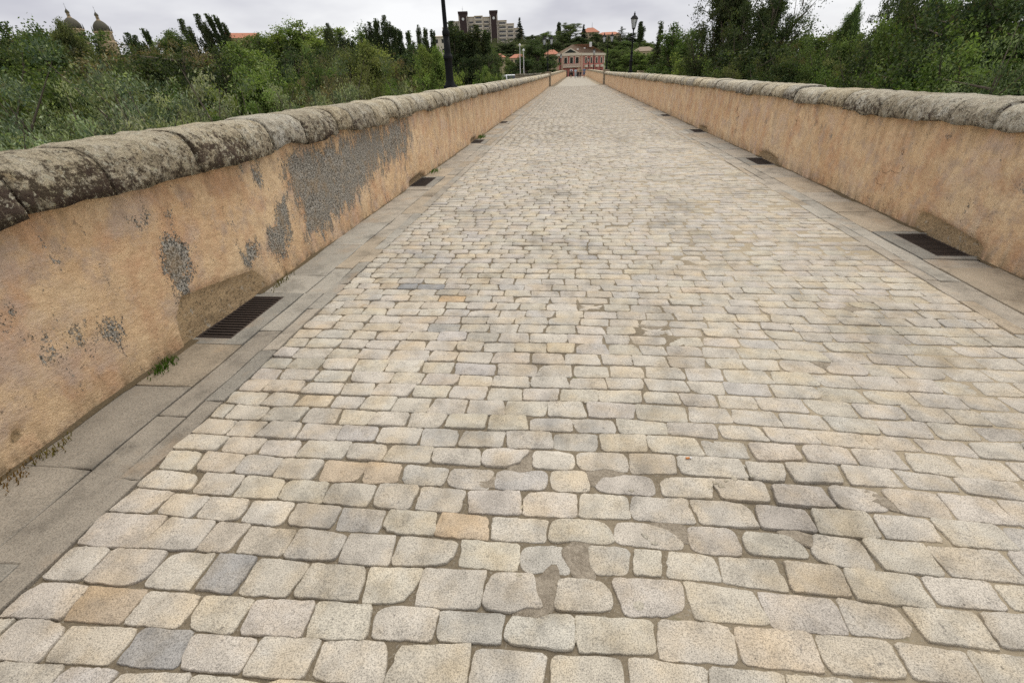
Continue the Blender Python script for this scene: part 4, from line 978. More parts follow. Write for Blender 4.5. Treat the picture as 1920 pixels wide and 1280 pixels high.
def conifer(H, Rr, seed, nleaf, leaf, tiers, droop, irregular=.2, cedar=False):
    r = np.random.default_rng(seed); segs = [((0, 0, 0), (0, 0, H), .02*H+.05, .02)]; C, D, T = [], [], []
    for t in range(tiers):
        z = H*(.08+.91*t/tiers); rad = Rr*(1-.95*(t/tiers)**(.85 if not cedar else 1.6))*r.uniform(1-irregular, 1+irregular*.6); nb = r.integers(5, 9) if not cedar else r.integers(3, 6)
        for b in range(nb):
            az = r.uniform(0, 6.283); L = rad*r.uniform(.6, 1.15); d = np.array([math.cos(az), math.sin(az), 0]); z0 = z+r.normal(0, H*.008)
            e = np.array([0, 0, z0])+d*L+np.array([0, 0, -droop*L+(.25*L if cedar else 0)]); segs.append(((0, 0, z0), e, .012*H*.3+.01, .008))
            k_ = max(6, int(nleaf*L/(tiers*6.5*Rr*.5))); f = r.uniform(.12, 1.05, k_)
            c = np.array([0, 0, z0])+(e-np.array([0, 0, z0]))*f[:, None]; side = np.cross(d, [0, 0, 1]); c = c+side*(r.normal(0, .16, k_)*L*(1.15-f))[:, None]; c[:, 2] += r.normal(0, .05*Rr, k_)-.03*Rr*f
            C.append(c); D.append(np.repeat((d+np.array([0, 0, -.35]))[None], k_, 0)); T.append(np.repeat(r.normal(0, .1), k_))
    k_ = 120; zz = r.uniform(.9, 1.0, k_)*H; C.append(np.column_stack([r.normal(0, .05*Rr, k_), r.normal(0, .05*Rr, k_), zz])); D.append(np.repeat([[0, 0, 1.]], k_, 0)); T.append(np.zeros(k_))
    C = np.concatenate(C); D = np.concatenate(D); T = np.concatenate(T)
    V, F, var = leaves(C, leaf, .32, D, .7, T, r); return V, F, var, segs

rnd_prof = lambda t: max(.12, math.sqrt(max(0, 1-(2*max(0, t-.02)-1)**2)))*1.02
egg = lambda t: max(.1, (math.sin(math.pi*min(1, t**.75))**.75))
col_prof = lambda t: max(.10, min(1, 3.2*t+.25)*(1-.93*max(0, t-.35)/.65)**.8)
KINDS = {
 'round':  (12., 4.0, lambda: branchy(12, 4.0, 11, .12, 30, (8, 66), rnd_prof, 5, 30000, .20, .62, .30, 8, gap=.24)),
 'round2': (12., 4.0, lambda: branchy(12, 4.0, 23, .10, 30, (14, 68), egg, 5, 30000, .20, .62, .28, 8, gap=.28)),
 'roundn': (12., 4.0, lambda: branchy(12, 4.0, 12, .10, 34, (10, 66), rnd_prof, 6, 75000, .125, .62, .24, 9, gap=.28)),
 'round2n':(12., 4.0, lambda: branchy(12, 4.0, 29, .08, 34, (16, 70), egg, 6, 75000, .125, .6, .22, 9, gap=.32)),
 'pop':    (16., 1.9, lambda: poplar(16, 1.9, 31, 13, 24000, .19)),
 'pop2':   (16., 1.9, lambda: poplar(16, 1.9, 47, 9, 20000, .19, .9)),
 'lpop':   (12., 2.6, lambda: branchy(12, 2.6, 53, .06, 44, (46, 72), col_prof, 5, 50000, .12, .5, .17, 7, up=.8, axis_w=.6, gap=.3, tk=.5, limb_r=.03)),
 'willow': (9.5, 3.4, lambda: branchy(9.5, 3.4, 61, .04, 40, (30, 70), egg, 6, 90000, .095, .36, .17, 9, up=.5, axis_w=.8, gap=.45, droop=.08, tk=.25, limb_r=.022)),
 'willow2':(9.5, 3.4, lambda: branchy(9.5, 3.4, 71, .04, 40, (34, 66), rnd_prof, 6, 90000, .095, .36, .16, 9, up=.4, axis_w=.8, gap=.48, droop=.12, tk=.25, limb_r=.022)),
 'sparse': (18., 4.5, lambda: branchy(18, 4.5, 83, .12, 40, (30, 70), egg, 5, 60000, .17, .6, .30, 9, up=.6, gap=.32, limb_r=.04)),
 'sparse2':(18., 4.8, lambda: branchy(18, 4.8, 97, .10, 42, (40, 70), egg, 5, 60000, .17, .5, .27, 10, up=.8, axis_w=.4, gap=.34, limb_r=.04)),
 'spruce': (15., 2.8, lambda: conifer(15, 2.8, 101, 15000, .30, 26, .28)),
 'cedar':  (14., 4.5, lambda: conifer(14, 4.5, 113, 11000, .34, 12, .05, .35, True)),
}
TINT = {'dk': (.068, .096, .042), 'dk2': (.06, .096, .038), 'md': (.125, .178, .062), 'br': (.20, .27, .085), 'ol': (.17, .19, .085), 'olb': (.185, .22, .085), 'gg': (.27, .315, .215), 'gg2': (.16, .21, .11), 'brn': (.195, .16, .10), 'bl': (.048, .072, .052)}
GROUPS = {  # phrase, category, name, wording of the group
 'LW': ('grey-green willow bushes close beyond the left parapet', 'willow bush'), 'LWb': ('light green bushes low beyond the left parapet', 'bush'),
 'LG': ('mid-green leafy trees beyond the left parapet', 'tree'), 'LD': ('dark round trees in the wood left of the bridge', 'tree'), 'LB': ('thin brownish trees left of the bridge', 'tree'),
 'LS': ('round green trees on the left skyline', 'tree'), 'LO': ('olive windswept trees near the domed towers', 'tree'), 'LP': ('dark slender poplars on the left skyline', 'poplar tree'),
 'LL': ('bright green young poplars beyond the left parapet', 'poplar tree'), 'LM': ('big olive willows left of the lamp post', 'willow tree'),
 'CE': ('trees left of the red building at the bridge end', 'tree'), 'HS': ('dark conifers on the far hill', 'conifer tree'), 'HT': ('trees on the far hill behind the red building', 'tree'),
 'ST': ('round street trees right of the red building', 'tree'), 'RC': ('pointed dark conifers beyond the right parapet', 'conifer tree'), 'RG': ('mid-green leafy trees beyond the right parapet', 'tree'),
 'RD': ('dark dense trees beyond the right parapet', 'tree'), 'RT': ('very tall open-crowned trees right of the bridge', 'tree'), 'RS': ('round green trees on the right skyline', 'tree'),
 'RB': ('olive and brownish bushy trees right of bridge', 'tree'), 'RP': ('slender pointed green trees on the right skyline', 'tree'), 'RW': ('pale green bush close beyond the right parapet at the edge', 'bush')}
NAME_OF = {'round': 'broadleaf_tree', 'round2': 'broadleaf_tree', 'roundn': 'broadleaf_tree', 'round2n': 'broadleaf_tree', 'pop': 'poplar_tree', 'pop2': 'poplar_tree', 'lpop': 'poplar_tree', 'willow': 'willow_bush', 'willow2': 'willow_bush', 'sparse': 'tall_tree', 'sparse2': 'tall_tree', 'spruce': 'spruce_tree', 'cedar': 'cedar_tree'}
ORD = ['first', 'second', 'third', 'fourth', 'fifth', 'sixth', 'seventh', 'eighth', 'ninth', 'tenth', 'eleventh', 'twelfth', 'thirteenth', 'fourteenth', 'fifteenth', 'sixteenth', 'seventeenth', 'eighteenth', 'nineteenth', 'twentieth', 'twenty-first', 'twenty-second', 'twenty-third', 'twenty-fourth', 'twenty-fifth', 'twenty-sixth', 'twenty-seventh', 'twenty-eighth', 'twenty-ninth', 'thirtieth', 'thirty-first', 'thirty-second', 'thirty-third', 'thirty-fourth', 'thirty-fifth']
built = {}
for k_, (H0, R0, fn) in KINDS.items():
    V, F, var, segs = fn(); crown = mesh_np(k_+'_crown', V, F, [M['leaf']], False, {'var': ('FLOAT', var)})
    Vt, Ft = tubes(segs); built[k_] = (crown, mesh_np(k_+'_trunk', Vt, Ft, [M['bark']], True))
members = {}
for i, tdef in enumerate(TREES): members.setdefault(tdef[2], []).append((math.atan2(tdef[3], tdef[4]), i))
rank = {}
for g_, l_ in members.items():
    for n_, (_, i) in enumerate(sorted(l_)): rank[i] = (n_, len(l_))
tr = np.random.default_rng(5)
for i, (kind, tint, grp, X, Y, Z, H, Wd, lean) in enumerate(TREES):
    if kind in ('round', 'round2') and math.hypot(X, Y) < 39: kind += 'n'
    H0, R0, _ = KINDS[kind]; phrase, cat = GROUPS[grp]; n_, tot = rank[i]
    one = phrase
    label = (ORD[n_]+' from the left of the '+one) if tot > 1 else one
    b = math.atan2(X, Y)
    o = thing(NAME_OF[kind], label, cat, (X, Y, Z), 0, phrase if tot > 1 else None)
    spin = tr.uniform(0, 6.28); sx = Wd/(2*R0); sz = H/H0*1.0
    # lean to the left of the view line, then spin about the trunk
    ax = Vector((math.sin(b), math.cos(b), 0)); q = Matrix.Rotation(-R_(lean), 4, ax) @ Matrix.Rotation(spin, 4, 'Z')
    o.rotation_euler = q.to_euler()
    k1 = tr.uniform(.92, 1.08)
    if grp == 'LP': sx *= .8
    o.scale = (sx*k1, sx/k1, sz)
    c0, t0 = built[kind]
    tc = np.array(TINT[tint])*tr.uniform(.82, 1.18)*np.array([tr.uniform(.92, 1.08), 1, tr.uniform(.9, 1.1)])
    cr = obj('crown', c0, o); cr.color = (*map(float, tc), 1); tk = obj('trunk', t0, o)

# undergrowth and far woods, uncountable foliage
def mass(name, label, spots, n, leaf, tint, asp=.5):
    r = np.random.default_rng(len(name)); S = np.array(spots); w = S[:, 4]**2; pick = r.choice(len(S), n, p=w/w.sum()); s = S[pick]
    u = r.normal(size=(n, 3)); u /= np.linalg.norm(u, axis=1)[:, None]; rad = (r.uniform(.55, 1.02, n))[:, None]
    k_ = np.random.default_rng(3).normal(0, .12, len(S))[pick]
    C = s[:, :3]+u*rad*s[:, 3:4]*np.array([1, 1, 1])*np.column_stack([np.ones(n), np.ones(n), s[:, 4]/s[:, 3]])
    C = C+.35*s[:, 3:4]*vnoise(C, .35, 2)[:, None]*u
    V, F, var = leaves(C, leaf, asp, None, 1, k_, r); o = obj(name, mesh_np(name, V, F, [M['leaf']], False, {'var': ('FLOAT', var)}), kind='stuff'); o.color = (*tint, 1); o['label'] = label
    return o
r = np.random.default_rng(77); sp = []
for k_ in range(230):
    b = r.uniform(-62, -6) if k_ % 5 < 3 else r.uniform(8, 50); D = r.uniform(13, 62); b = R_(b); x, y = D*math.sin(b), D*math.cos(b)
    if -4.5 < x < 5.5: continue
    rad = r.uniform(1.4, 2.6); sp.append((x, y, float(ground_z(x, y))+rad*.7, rad, rad*1.15))
mass('undergrowth', 'dark scrub filling the river bank under the trees', sp, 70000, .24, (.075, .105, .042))
sp = []
for k_ in range(210):
    b = R_(r.uniform(-60, -9) if k_ % 2 else r.uniform(11, 50)); D = r.uniform(84, 130); x, y = D*math.sin(b), D*math.cos(b); z = float(ground_z(x, y)); h = r.uniform(2.6, 4.2); sp.append((x, y, z+h, r.uniform(3.5, 5.5), h))
mass('far_wood', 'far wood closing the view behind the nearer trees', sp, 60000, .42, (.075, .11, .042))
sp = []
for k_ in range(120):
    b = R_(r.uniform(-12, 9)); D = r.uniform(262, 460); x, y = D*math.sin(b), D*math.cos(b); z = float(ground_z(x, y)); h = r.uniform(1.2, 2.4); sp.append((x, y, z+h*.6, r.uniform(3, 6), h))
mass('hillside_scrub', 'scrub covering the far hillside', sp, 26000, .7, (.085, .105, .05))
# ------------------------------------------------------------------ buildings
M['brick_red'] = plain('pink_red_brick', (.47, .165, .14), .9, .16, 2.5)
M['cream'] = plain('cream_trim', (.72, .62, .50), .9, .1, 2)
M['salmon'] = plain('salmon_pilaster', (.58, .36, .27), .9, .12, 2)
M['shutter'] = plain('dark_window', (.018, .022, .018), .35, .2, 2)
M['roof_brown'] = plain('brown_tile_roof', (.29, .225, .165), .9, .25, 1.5)
M['roof_red'] = plain('terracotta_roof', (.46, .20, .125), .9, .18, 1.2)
M['concrete'] = plain('grey_beige_concrete', (.66, .585, .495), .9, .12, .4)
M['tower_brown'] = plain('dark_brown_tower_cladding', (.055, .035, .035), .8, .15, .5)
M['sandstone'] = plain('golden_sandstone', (.48, .37, .24), .95, .2, .5)
M['dome_stone'] = plain('mossy_dome_stone', (.10, .093, .068), .95, .3, .8)
M['house_cream'] = plain('cream_house_wall', (.50, .40, .27), .9, .12, .8)
M['grey_pane'] = plain('grey_window_band', (.10, .10, .11), .5, .2, .5)
M['white'] = plain('white_metal', (.72, .72, .72), .5, .05, 2)

def window(parent, x, z, w, h, y=-.02, arch=False, trim=.0, glass='shutter', flat_trim='cream'):
    mb = MB()
    if arch:
        pts = [(x-w/2, z), (x+w/2, z)]+[(x+w/2*math.cos(a), z+h-w/2+w/2*math.sin(a)) for a in np.linspace(0, math.pi, 7)]
        mb.prism(pts, y-.02, y+.10)
    else: mb.box(x-w/2, x+w/2, y-.02, y+.10, z, z+h)
    o = mb.part('window', M[glass], parent)
    if trim:
        t = MB(); t.box(x-w/2-trim, x-w/2-.003, y-.10, y+.08, z, z+h); t.box(x+w/2+.003, x+w/2+trim, y-.10, y+.08, z, z+h); t.box(x-w/2-trim, x+w/2+trim, y-.12, y+.08, z+h+.003, z+h+trim*1.3)
        t.part('surround', M[flat_trim], o)
    return o

# red building at the end of the bridge: local x right, y away, front at y=0
red = thing('red_building', 'pink-red two-storey building with pediment at the end of the bridge', 'building', (2.9, 220.0, -1.6), -.0132)
W0, W1, ZC = -9.3, -.25, 8.75      # front from W0 to W1, cornice height over base
mb = MB(); mb.box(W0, W1, 0, 12, 0, ZC); mb.part('front_wall', M['brick_red'], red)
side_root = MB(); ang = R_(58); cs, sn = math.cos(ang), math.sin(ang); LS = 19.5
P4 = [(W1+.003, .004), (W1+LS*cs, LS*sn), (W1+LS*cs-3, LS*sn+8), (W1, 11.9)]
V = [(x, y, 0) for x, y in P4]+[(x, y, ZC-.004) for x, y in P4]; mb = MB().add(V, [(0, 1, 5, 4), (1, 2, 6, 5), (2, 3, 7, 6), (3, 0, 4, 7), (4, 5, 6, 7)]); mb.part('side_wall', M['brick_red'], red)
for x in (W0+.35, W0+1.9, W1-.35): MB().box(x-.32, x+.32, -.12, .05, 0, ZC-.3).part('pilaster', M['salmon'], red)
MB().box(W0-.35, W1+.35, -.35, .03, ZC-.55, ZC).box(W0-.2, W1+.2, -.2, .03, ZC, ZC+.35).part('cornice', M['cream'], red)
MB().prism([(W0+1.6, ZC+.36), (W0+8.6, ZC+.36), (W0+5.1, ZC+2.2)], -.15, 3.2).part('pediment', M['cream'], red)
MB().prism([(W0+2.7, ZC+.5), (W0+7.5, ZC+.5), (W0+5.1, ZC+1.75)], -.19, -.151).part('pediment_window', M['shutter'], red)
for x in (-6.05, -3.75, -1.5): window(red, x, 5.6, 1.15, 2.1, -.01, True, .22)
window(red, -8.55, 5.6, .7, 2.0, -.13)
MB().box(-7.0, -.45, -1.0, .02, 4.2, 4.45).part('balcony', M['cream'], red)
for i in range(23): MB().box(-6.98+i*.288, -6.80+i*.288, -.96, -.88, 4.45, 5.3).part('baluster', M['cream'], red)
MB().box(-7.0, -.45, -1.0, -.85, 5.3, 5.45).part('balcony_rail', M['cream'], red)
for x in (-6.05, -3.75, -1.5): window(red, x, .05, 1.6, 3.3, -.01, True)
# angled right-hand facade
sf = obj('side_facade', None, red, (W1, 0, 0)); sf.rotation_euler = (0, 0, ang)
MB().box(.4, LS+.2, -.35, .02, ZC-.55, ZC+.33).part('side_cornice', M['cream'], sf)
for x in (4.2, 8.4, 12.6, 16.6):
    window(sf, x, 5.5, 1.3, 2.1, -.01, True, .25); MB().box(x-1.1, x+1.1, -.7, .02, 4.1, 5.0).part('balcony', M['cream'], sf); window(sf, x, .6, 1.3, 2.6, -.01)
MB().box(.05, 2.0, -.1, .03, 0, ZC-.6).part('corner_pilaster', M['salmon'], sf)
MB().box(LS-.9, LS-.1, -.14, .03, 0, ZC-.6).part('end_pilaster', M['cream'], sf)
rf = MB(); V = [(W0-.4, -.4, ZC+.34), (W1+LS*cs+.3, LS*sn-.4, ZC+.34), (W1+LS*cs-3, LS*sn+8.4, ZC+.34), (W0-.4, 12.4, ZC+.34), (-3.6, 5.5, ZC+3.5), (3.0, 7.2, ZC+3.5)]
rf.add(V, [(0, 4, 3), (1, 2, 5), (2, 3, 4, 5), (0, 1, 5, 4), (0, 3, 2, 1)]); rfo = rf.part('roof', M['roof_brown'], red)
MB().box(3.2, 4.2, 7.5, 8.5, ZC+2.5, ZC+4.2).part('chimney', M['white'], rfo)
for x, y, z in ((-1.4, 1.8, ZC+1.52), (1.3, 3.4, ZC+1.85)): MB().box(x-.35, x+.35, y, y+.35, z, z+.35).part('skylight', M['white'], rfo)

# apartment block with two dark towers
ap = thing('apartment_block', 'long concrete apartment block with two dark brown towers on the hill', 'apartment block', (-74.8, 443.7, 17.0), .167)
ZB = 17.0
segs_ = [(-30.1, -23.7, 34.2, 1), (-23.7, -16.6, 37.9, 0), (-9.4, -4.2, 40.6, 1), (-4.2, 2.4, 40.9, -1), (2.4, 8.0, 40.2, 1), (14.2, 21.3, 37.4, -1), (21.3, 27.2, 35.2, 0), (27.2, 32.4, 32.1, 1)]
for x0, x1, zt, yo in segs_:
    w = MB().box(x0+.02, x1-.02, yo, 14, 0, zt-ZB).part('wall', M['concrete'], ap)
    MB().box(x0-.1, x1+.1, yo-.25, 14.1, zt-ZB+.003, zt-ZB+.5).part('parapet_band', M['sandstone'], w)
    z = 3.3 if x0 > 10 else 4.5
    while z < zt-ZB-2.2:
        MB().box(x0+.9, x1-.9, yo-.03, yo+.4, z+.9, z+2.1).part('window', M['grey_pane'], w)
        MB().box(x0+.7, x1-.7, yo-.7, yo-.002, z, z+.85).part('balcony', M['concrete'], w)
        z += 2.85
MB().box(14.6, 32.2, -2.2, -1.3, 2.6, 4.4).part('dark_band', M['grey_pane'], ap)
MB().box(32.42, 34.1, 1.5, 13, 0, 15.0).part('end_wall', M['sandstone'], ap)
for x0, x1 in ((-16.55, -9.45), (8.05, 14.15)):
    t = MB().box(x0, x1, -2.6, 6, 0, 43.0-ZB).part('tower', M['tower_brown'], ap)
    MB().box(x0-.25, x1+.25, -2.9, 6.2, 43.0-ZB+.003, 43.0-ZB+1.4).part('tower_cap', M['tower_brown'], t)
    MB().lathe([(.95, -.1), (.95, .1)], 14).part('medallion', M['white'], t, loc=((x0+x1)/2, -2.72, 39.4-ZB)).rotation_euler = (R_(90), 0, 0)
    for x in (x0+.5, x1-.5): MB().box(x-.22, x+.22, -2.75, -2.6-.002, 2, 24.5).part('strip', M['concrete'], t)
MB().tube((-13, 1, 27.4), (-13, 1, 31.2), .16, .06).box(-13.6, -12.4, .9, 1.1, 29.2, 29.35).part('antenna', M['white'], ap)

# twin domed towers
def domed_tower(label, x, y, zoff, rz):
    t = thing('church_tower', label, 'church tower', (x, y, 12.0+zoff), rz, 'twin domed church towers')
    z0 = 12.0; r8 = 4.5
    MB().lathe([(5.0, -2), (5.0, 25.8-z0)], 8).part('tower_base', M['sandstone'], t)
    MB().lathe([(5.2, 25.8-z0), (5.2, 26.4-z0), (r8, 26.6-z0), (r8, 31.0-z0)], 8).part('belfry', M['sandstone'], t)
    MB().lathe([(r8+.05, 31.0-z0), (r8+.55, 31.2-z0), (r8+.55, 31.6-z0), (r8+.1, 31.9-z0)], 8).part('cornice', M['sandstone'], t)
    for k in range(8):
        a = (k+.5)*math.pi/4; ap_ = r8*math.cos(math.pi/8)
        for s in (-.85, .85) if k % 2 else (0,):
            w = MB(); wd = .42
            w.prism([(-wd+s, 27.2-z0), (wd+s, 27.2-z0), (wd+s, 29.7-z0), (.25+s, 30.1-z0), (-.25+s, 30.1-z0), (-wd+s, 29.7-z0)], -ap_-.06, -ap_+.3); o = w.part('belfry_opening', M['shutter'], t); o.rotation_euler = (0, 0, a+math.pi/2)
    pr = [(4.15, 31.9-z0), (4.25, 32.8-z0), (4.1, 33.9-z0), (3.6, 35.1-z0), (2.8, 36.2-z0), (1.9, 37.0-z0), (1.15, 37.4-z0)]
    MB().lathe(pr, 24).part('dome', M['dome_stone'], t, True)
    l = MB().lathe([(1.25, 37.3-z0), (1.1, 37.7-z0), (.85, 37.8-z0), (.8, 39.6-z0), (1.1, 39.8-z0)], 10).part('lantern', M['sandstone'], t)
    for k in range(6):
        o = MB().box(-.16, .16, -.88, -.7, 38.0-z0, 39.4-z0).part('opening', M['shutter'], l); o.rotation_euler = (0, 0, k*math.pi/3)
    MB().lathe([(1.05, 39.8-z0), (1.05, 40.2-z0), (.8, 40.8-z0), (.4, 41.3-z0), (.12, 41.8-z0), (.05, 43.3-z0)], 10).part('cupola', M['dome_stone'], t, True)
    MB().tube((0, 0, 43.2-z0), (0, 0, 44.6-z0), .05, .04, 5).box(-.35, .35, -.04, .04, 43.9-z0, 44.0-z0).part('cross', M['shutter'], t)
    for k in range(8):
        for s in (-.16, .16):
            a = k*math.pi/4+s; MB().lathe([(.34, 31.9-z0), (.34, 32.6-z0), (.26, 32.7-z0), (.06, 34.6-z0)], 6, (4.75*math.cos(a), 4.75*math.sin(a), 0)).part('pinnacle', M['dome_stone'], t)
domed_tower('right one of the twin domed church towers above the trees', -286.6, 313.0, .1, .75)
domed_tower('left one of the twin domed church towers, half hidden by foliage', -295.9, 303.5, 1.2, .78)

def house(name, label, x, y, z, rz, w, d, h, roof_h, wall, roof, cols, rows=1, cat='house', hip=True, win=(.9, 1.2)):
    t = thing(name, label, cat, (x, y, z), rz)
    MB().box(-w/2, w/2, 0, d, 0, h).part('wall', M[wall], t)
    o = .5; V = [(-w/2-o, -o, h+.003), (w/2+o, -o, h+.003), (w/2+o, d+o, h+.003), (-w/2-o, d+o, h+.003)]; k = min(w, d)/2*.9 if hip else 0
    V += [(-w/2-o+k, d/2, h+roof_h), (w/2+o-k, d/2, h+roof_h)]
    MB().add(V, [(0, 1, 5, 4), (2, 3, 4, 5), (1, 2, 5), (3, 0, 4), (3, 2, 1, 0)]).part('roof', M[roof], t)
    for r_ in range(rows):
        for c_ in range(cols): window(t, -w/2+w*(c_+.5)/cols, h-(rows-r_)*2.9+.9, win[0], win[1], -.01)
    return t
house('hill_building', 'long cream building with terracotta roof on the hilltop, right wing', 21.0, 349.4, 11.0, -.043, 15.0, 9, 8.9, 1.6, 'house_cream', 'roof_red', 7, 2, 'building')
hb = house('hill_tower_house', 'taller stone house with hipped terracotta roof beside the hilltop building', 9.6, 346.0, 11.0, -.043, 10.5, 9, 10.4, 2.6, 'house_cream', 'roof_red', 3, 3, 'house')
MB().tube((1.0, 4, 12.9), (1.0, 4, 15.6), .12, .05, 5).part('weather_vane', M['shutter'], hb)
house('red_roofed_building', 'long building with pinkish-red roof above the trees left of centre', -187.5, 297.5, 9.0, .573, 17.5, 9, 14.8, 2.8, 'house_cream', 'roof_red', 8, 1, 'building', False)
house('beige_block', 'narrow beige block glimpsed beside the near lamp post', -47.6, 194.3, -1.6, .246, 4.4, 8, 15.2, .5, 'concrete', 'concrete', 2, 5, 'building', False)
house('terracotta_house', 'low house with long terracotta roof below the apartment block', -26.3, 258.7, -1.0, .112, 7.5, 6, 8.6, 1.6, 'house_cream', 'roof_red', 4, 1)
house('small_cream_house', 'small cream house with terracotta roof below the apartment block', -32.4, 237.8, -1.6, .137, 5.2, 6, 9.2, 1.5, 'house_cream', 'roof_red', 3, 1)
house('orange_roof_house', 'house with orange roof just left of the red building', -10.0, 249.8, -1.0, .044, 6.5, 6, 9.2, 1.9, 'house_cream', 'roof_red', 3, 1)
house('garden_house', 'cream house with brown roof among trees right of the red building', 32.0, 258.0, .5, -.132, 9.5, 7, 7.6, 1.8, 'house_cream', 'roof_brown', 5, 1)
house('pink_gable_house', 'pale house gable glimpsed between the dark poplars', -41.0, 232.0, -1.6, .17, 4.0, 6, 9.5, 1.6, 'house_cream', 'roof_red', 2, 2)

# low stone walls flanking the bridge head
def low_wall(label, x0, y0, x1, y1, zt, zb):
    L = math.hypot(x1-x0, y1-y0); t = thing('low_stone_wall', label, 'stone wall', (x0, y0, zb), math.atan2(y1-y0, x1-x0))
    MB().box(0, L, -.22, .22, 0, zt-zb-.22).part('wall', M['bodystone'], t)
    n = max(2, int(L/.9))
    for i in range(n):
        a, b = L*i/n, L*(i+1)/n; h = zt-zb+random.uniform(-.03, .02); MB().prism([(a+.01, zt-zb-.215), (b-.01, zt-zb-.215), (b-.02, h-.03), (b-.08, h), (a+.08, h), (a+.02, h-.03)], -.29, .29).part('coping_stone', M['coping'], t).color = (.3, random.uniform(.4, .9), random.random(), 1)
low_wall('low stone wall left of the bridge head beside the white van', -9.0, 84.5, -4.0, 82.0, 1.42, -3.5)
low_wall('low stone wall right of the bridge head near the lamp', 8.6, 74.5, 12.2, 75.5, 1.25, -3.5)

# ------------------------------------------------------------------ lamps
def lantern(parent, z, s=1.0, off=(0, 0)):
    g = MB(); n = 6; g.lathe([(.10*s, 0), (.21*s, .50*s)], n, (off[0], off[1], z)); go = g.part('lantern_glass', M['lamp_glass'], parent)
    f = MB()
    for i in range(n):
        a = 2*math.pi*i/n; f.tube((off[0]+.105*s*math.cos(a), off[1]+.105*s*math.sin(a), z-.01), (off[0]+.215*s*math.cos(a), off[1]+.215*s*math.sin(a), z+.51*s), .013*s, .013*s, 4)
    f.lathe([(.03*s, -.14*s), (.045*s, -.1*s), (.11*s, -.012*s), (.115*s, .0)], n, (off[0], off[1], z-.012)); f.part('lantern_frame', M['black_iron'], go)
    c = MB().lathe([(.245*s, .505*s), (.25*s, .53*s), (.14*s, .66*s), (.07*s, .70*s), (.05*s, .75*s), (.065*s, .79*s), (.02*s, .84*s), (.03*s, .87*s), (.004, .92*s)], 12, (off[0], off[1], z)); c.part('lantern_cap', M['black_iron'], go)
def lamp_post(label, x, y, z, H, big=True):
    t = thing('street_lamp', label, 'street lamp', (x, y, z), 0, 'lamp posts on the bridge parapets')
    b = MB()
    if big:
        b.lathe([(.155, -.05), (.155, .03), (.135, .09), (.10, .16), (.095, .20), (.092, .62), (.105, .66), (.11, .70), (.085, .73), (.078, .78), (.075, 1.10)], 14)
        for k in range(4):
            a = k*math.pi/2+.5; b.box(.135*math.cos(a)-.035, .135*math.cos(a)+.035, .135*math.sin(a)-.035, .135*math.sin(a)+.035, -.05, .085)
    else: b.lathe([(.13, -.05), (.13, .05), (.075, .18), (.07, .7), (.085, .74), (.06, .8), (.055, 1.1)], 10)
    b.part('base', M['black_iron'], t, True)
    MB().lathe([(.072, 1.1), (.088, 1.13), (.09, 1.20), (.06, 1.24), (.052, 1.3), (.040, H-1.05), (.055, H-1.03), (.03, H-1.0)], 12).part('pole', M['black_iron'], t, True)
    MB().lathe([(.094, .60), (.118, .66), (.112, .70), (.09, .74)], 14).part('collar', M['black_iron'], t)
    return t
l1 = lamp_post('near black lamp post on the left parapet, its head out of frame', -3.02, 13.0, 1.30, 3.75); lantern(l1, 2.85)
l2 = lamp_post('black lamp post with single glass lantern on the right parapet', 3.90, 38.0, 1.34, 3.45); lantern(l2, 2.55)
def double_lamp(label, x, y, z, H):
    t = lamp_post(label, x, y, z, H+1.0, False); t['group'] = 'two-armed lamps at the mid-bridge piers'
    a = MB().tube((-.42, .18, H-.42), (.42, -.18, H-.42), .028, .028, 6).tube((0, 0, H-1.0), (-.42, .18, H-.45), .02, .02, 5).tube((0, 0, H-1.0), (.42, -.18, H-.45), .02, .02, 5); a.part('cross_arm', M['black_iron'], t)
    for s in (-1, 1): lantern(t, H-.38, 1.0, (.42*s, -.18*s))
double_lamp('two-armed lamp with pale lanterns on the left mid-bridge pier', -3.02, 64.62, 1.63, 3.05)
double_lamp('two-armed lamp with pale lanterns on the right mid-bridge pier', 3.86, 64.62, 1.63, 3.05)
l3 = lamp_post('small lamp post standing before the right half of the red building', 3.48, 96.0, 1.52, 3.3, False); lantern(l3, 2.4)
l4 = lamp_post('slimmest distant lamp post, just right of the walkers', 3.22, 120.0, 1.66, 2.3, False); lantern(l4, 1.45)
l5 = lamp_post('distant lamp post at the left edge of the red building', -2.45, 108.0, 1.6, 3.0, False); lantern(l5, 2.1)
for dx, lb in ((0, 'left of two tall thin pale poles beside the white van'), (.75, 'right of two tall thin pale poles beside the white van')):
    t = thing('light_pole', lb, 'light pole', (-8.75+dx*.8, 89.6, -.7), 0, 'tall thin pale poles')
    MB().tube((0, 0, -.3), (0, 0, 6.0-dx), .07, .05, 7).part('pole', M['white'], t); MB().lathe([(.08, 6.0-dx), (.18, 6.05-dx), (.18, 6.22-dx), (.05, 6.35-dx)], 8).part('lamp_head', M['white'], t)

# riverside street on its embankment, where the van and the poles stand
obj('street', MB().box(-24, -6.2, 84.9, 125, -6, -.65).mesh('street', [M['bodystone']]), kind='structure')
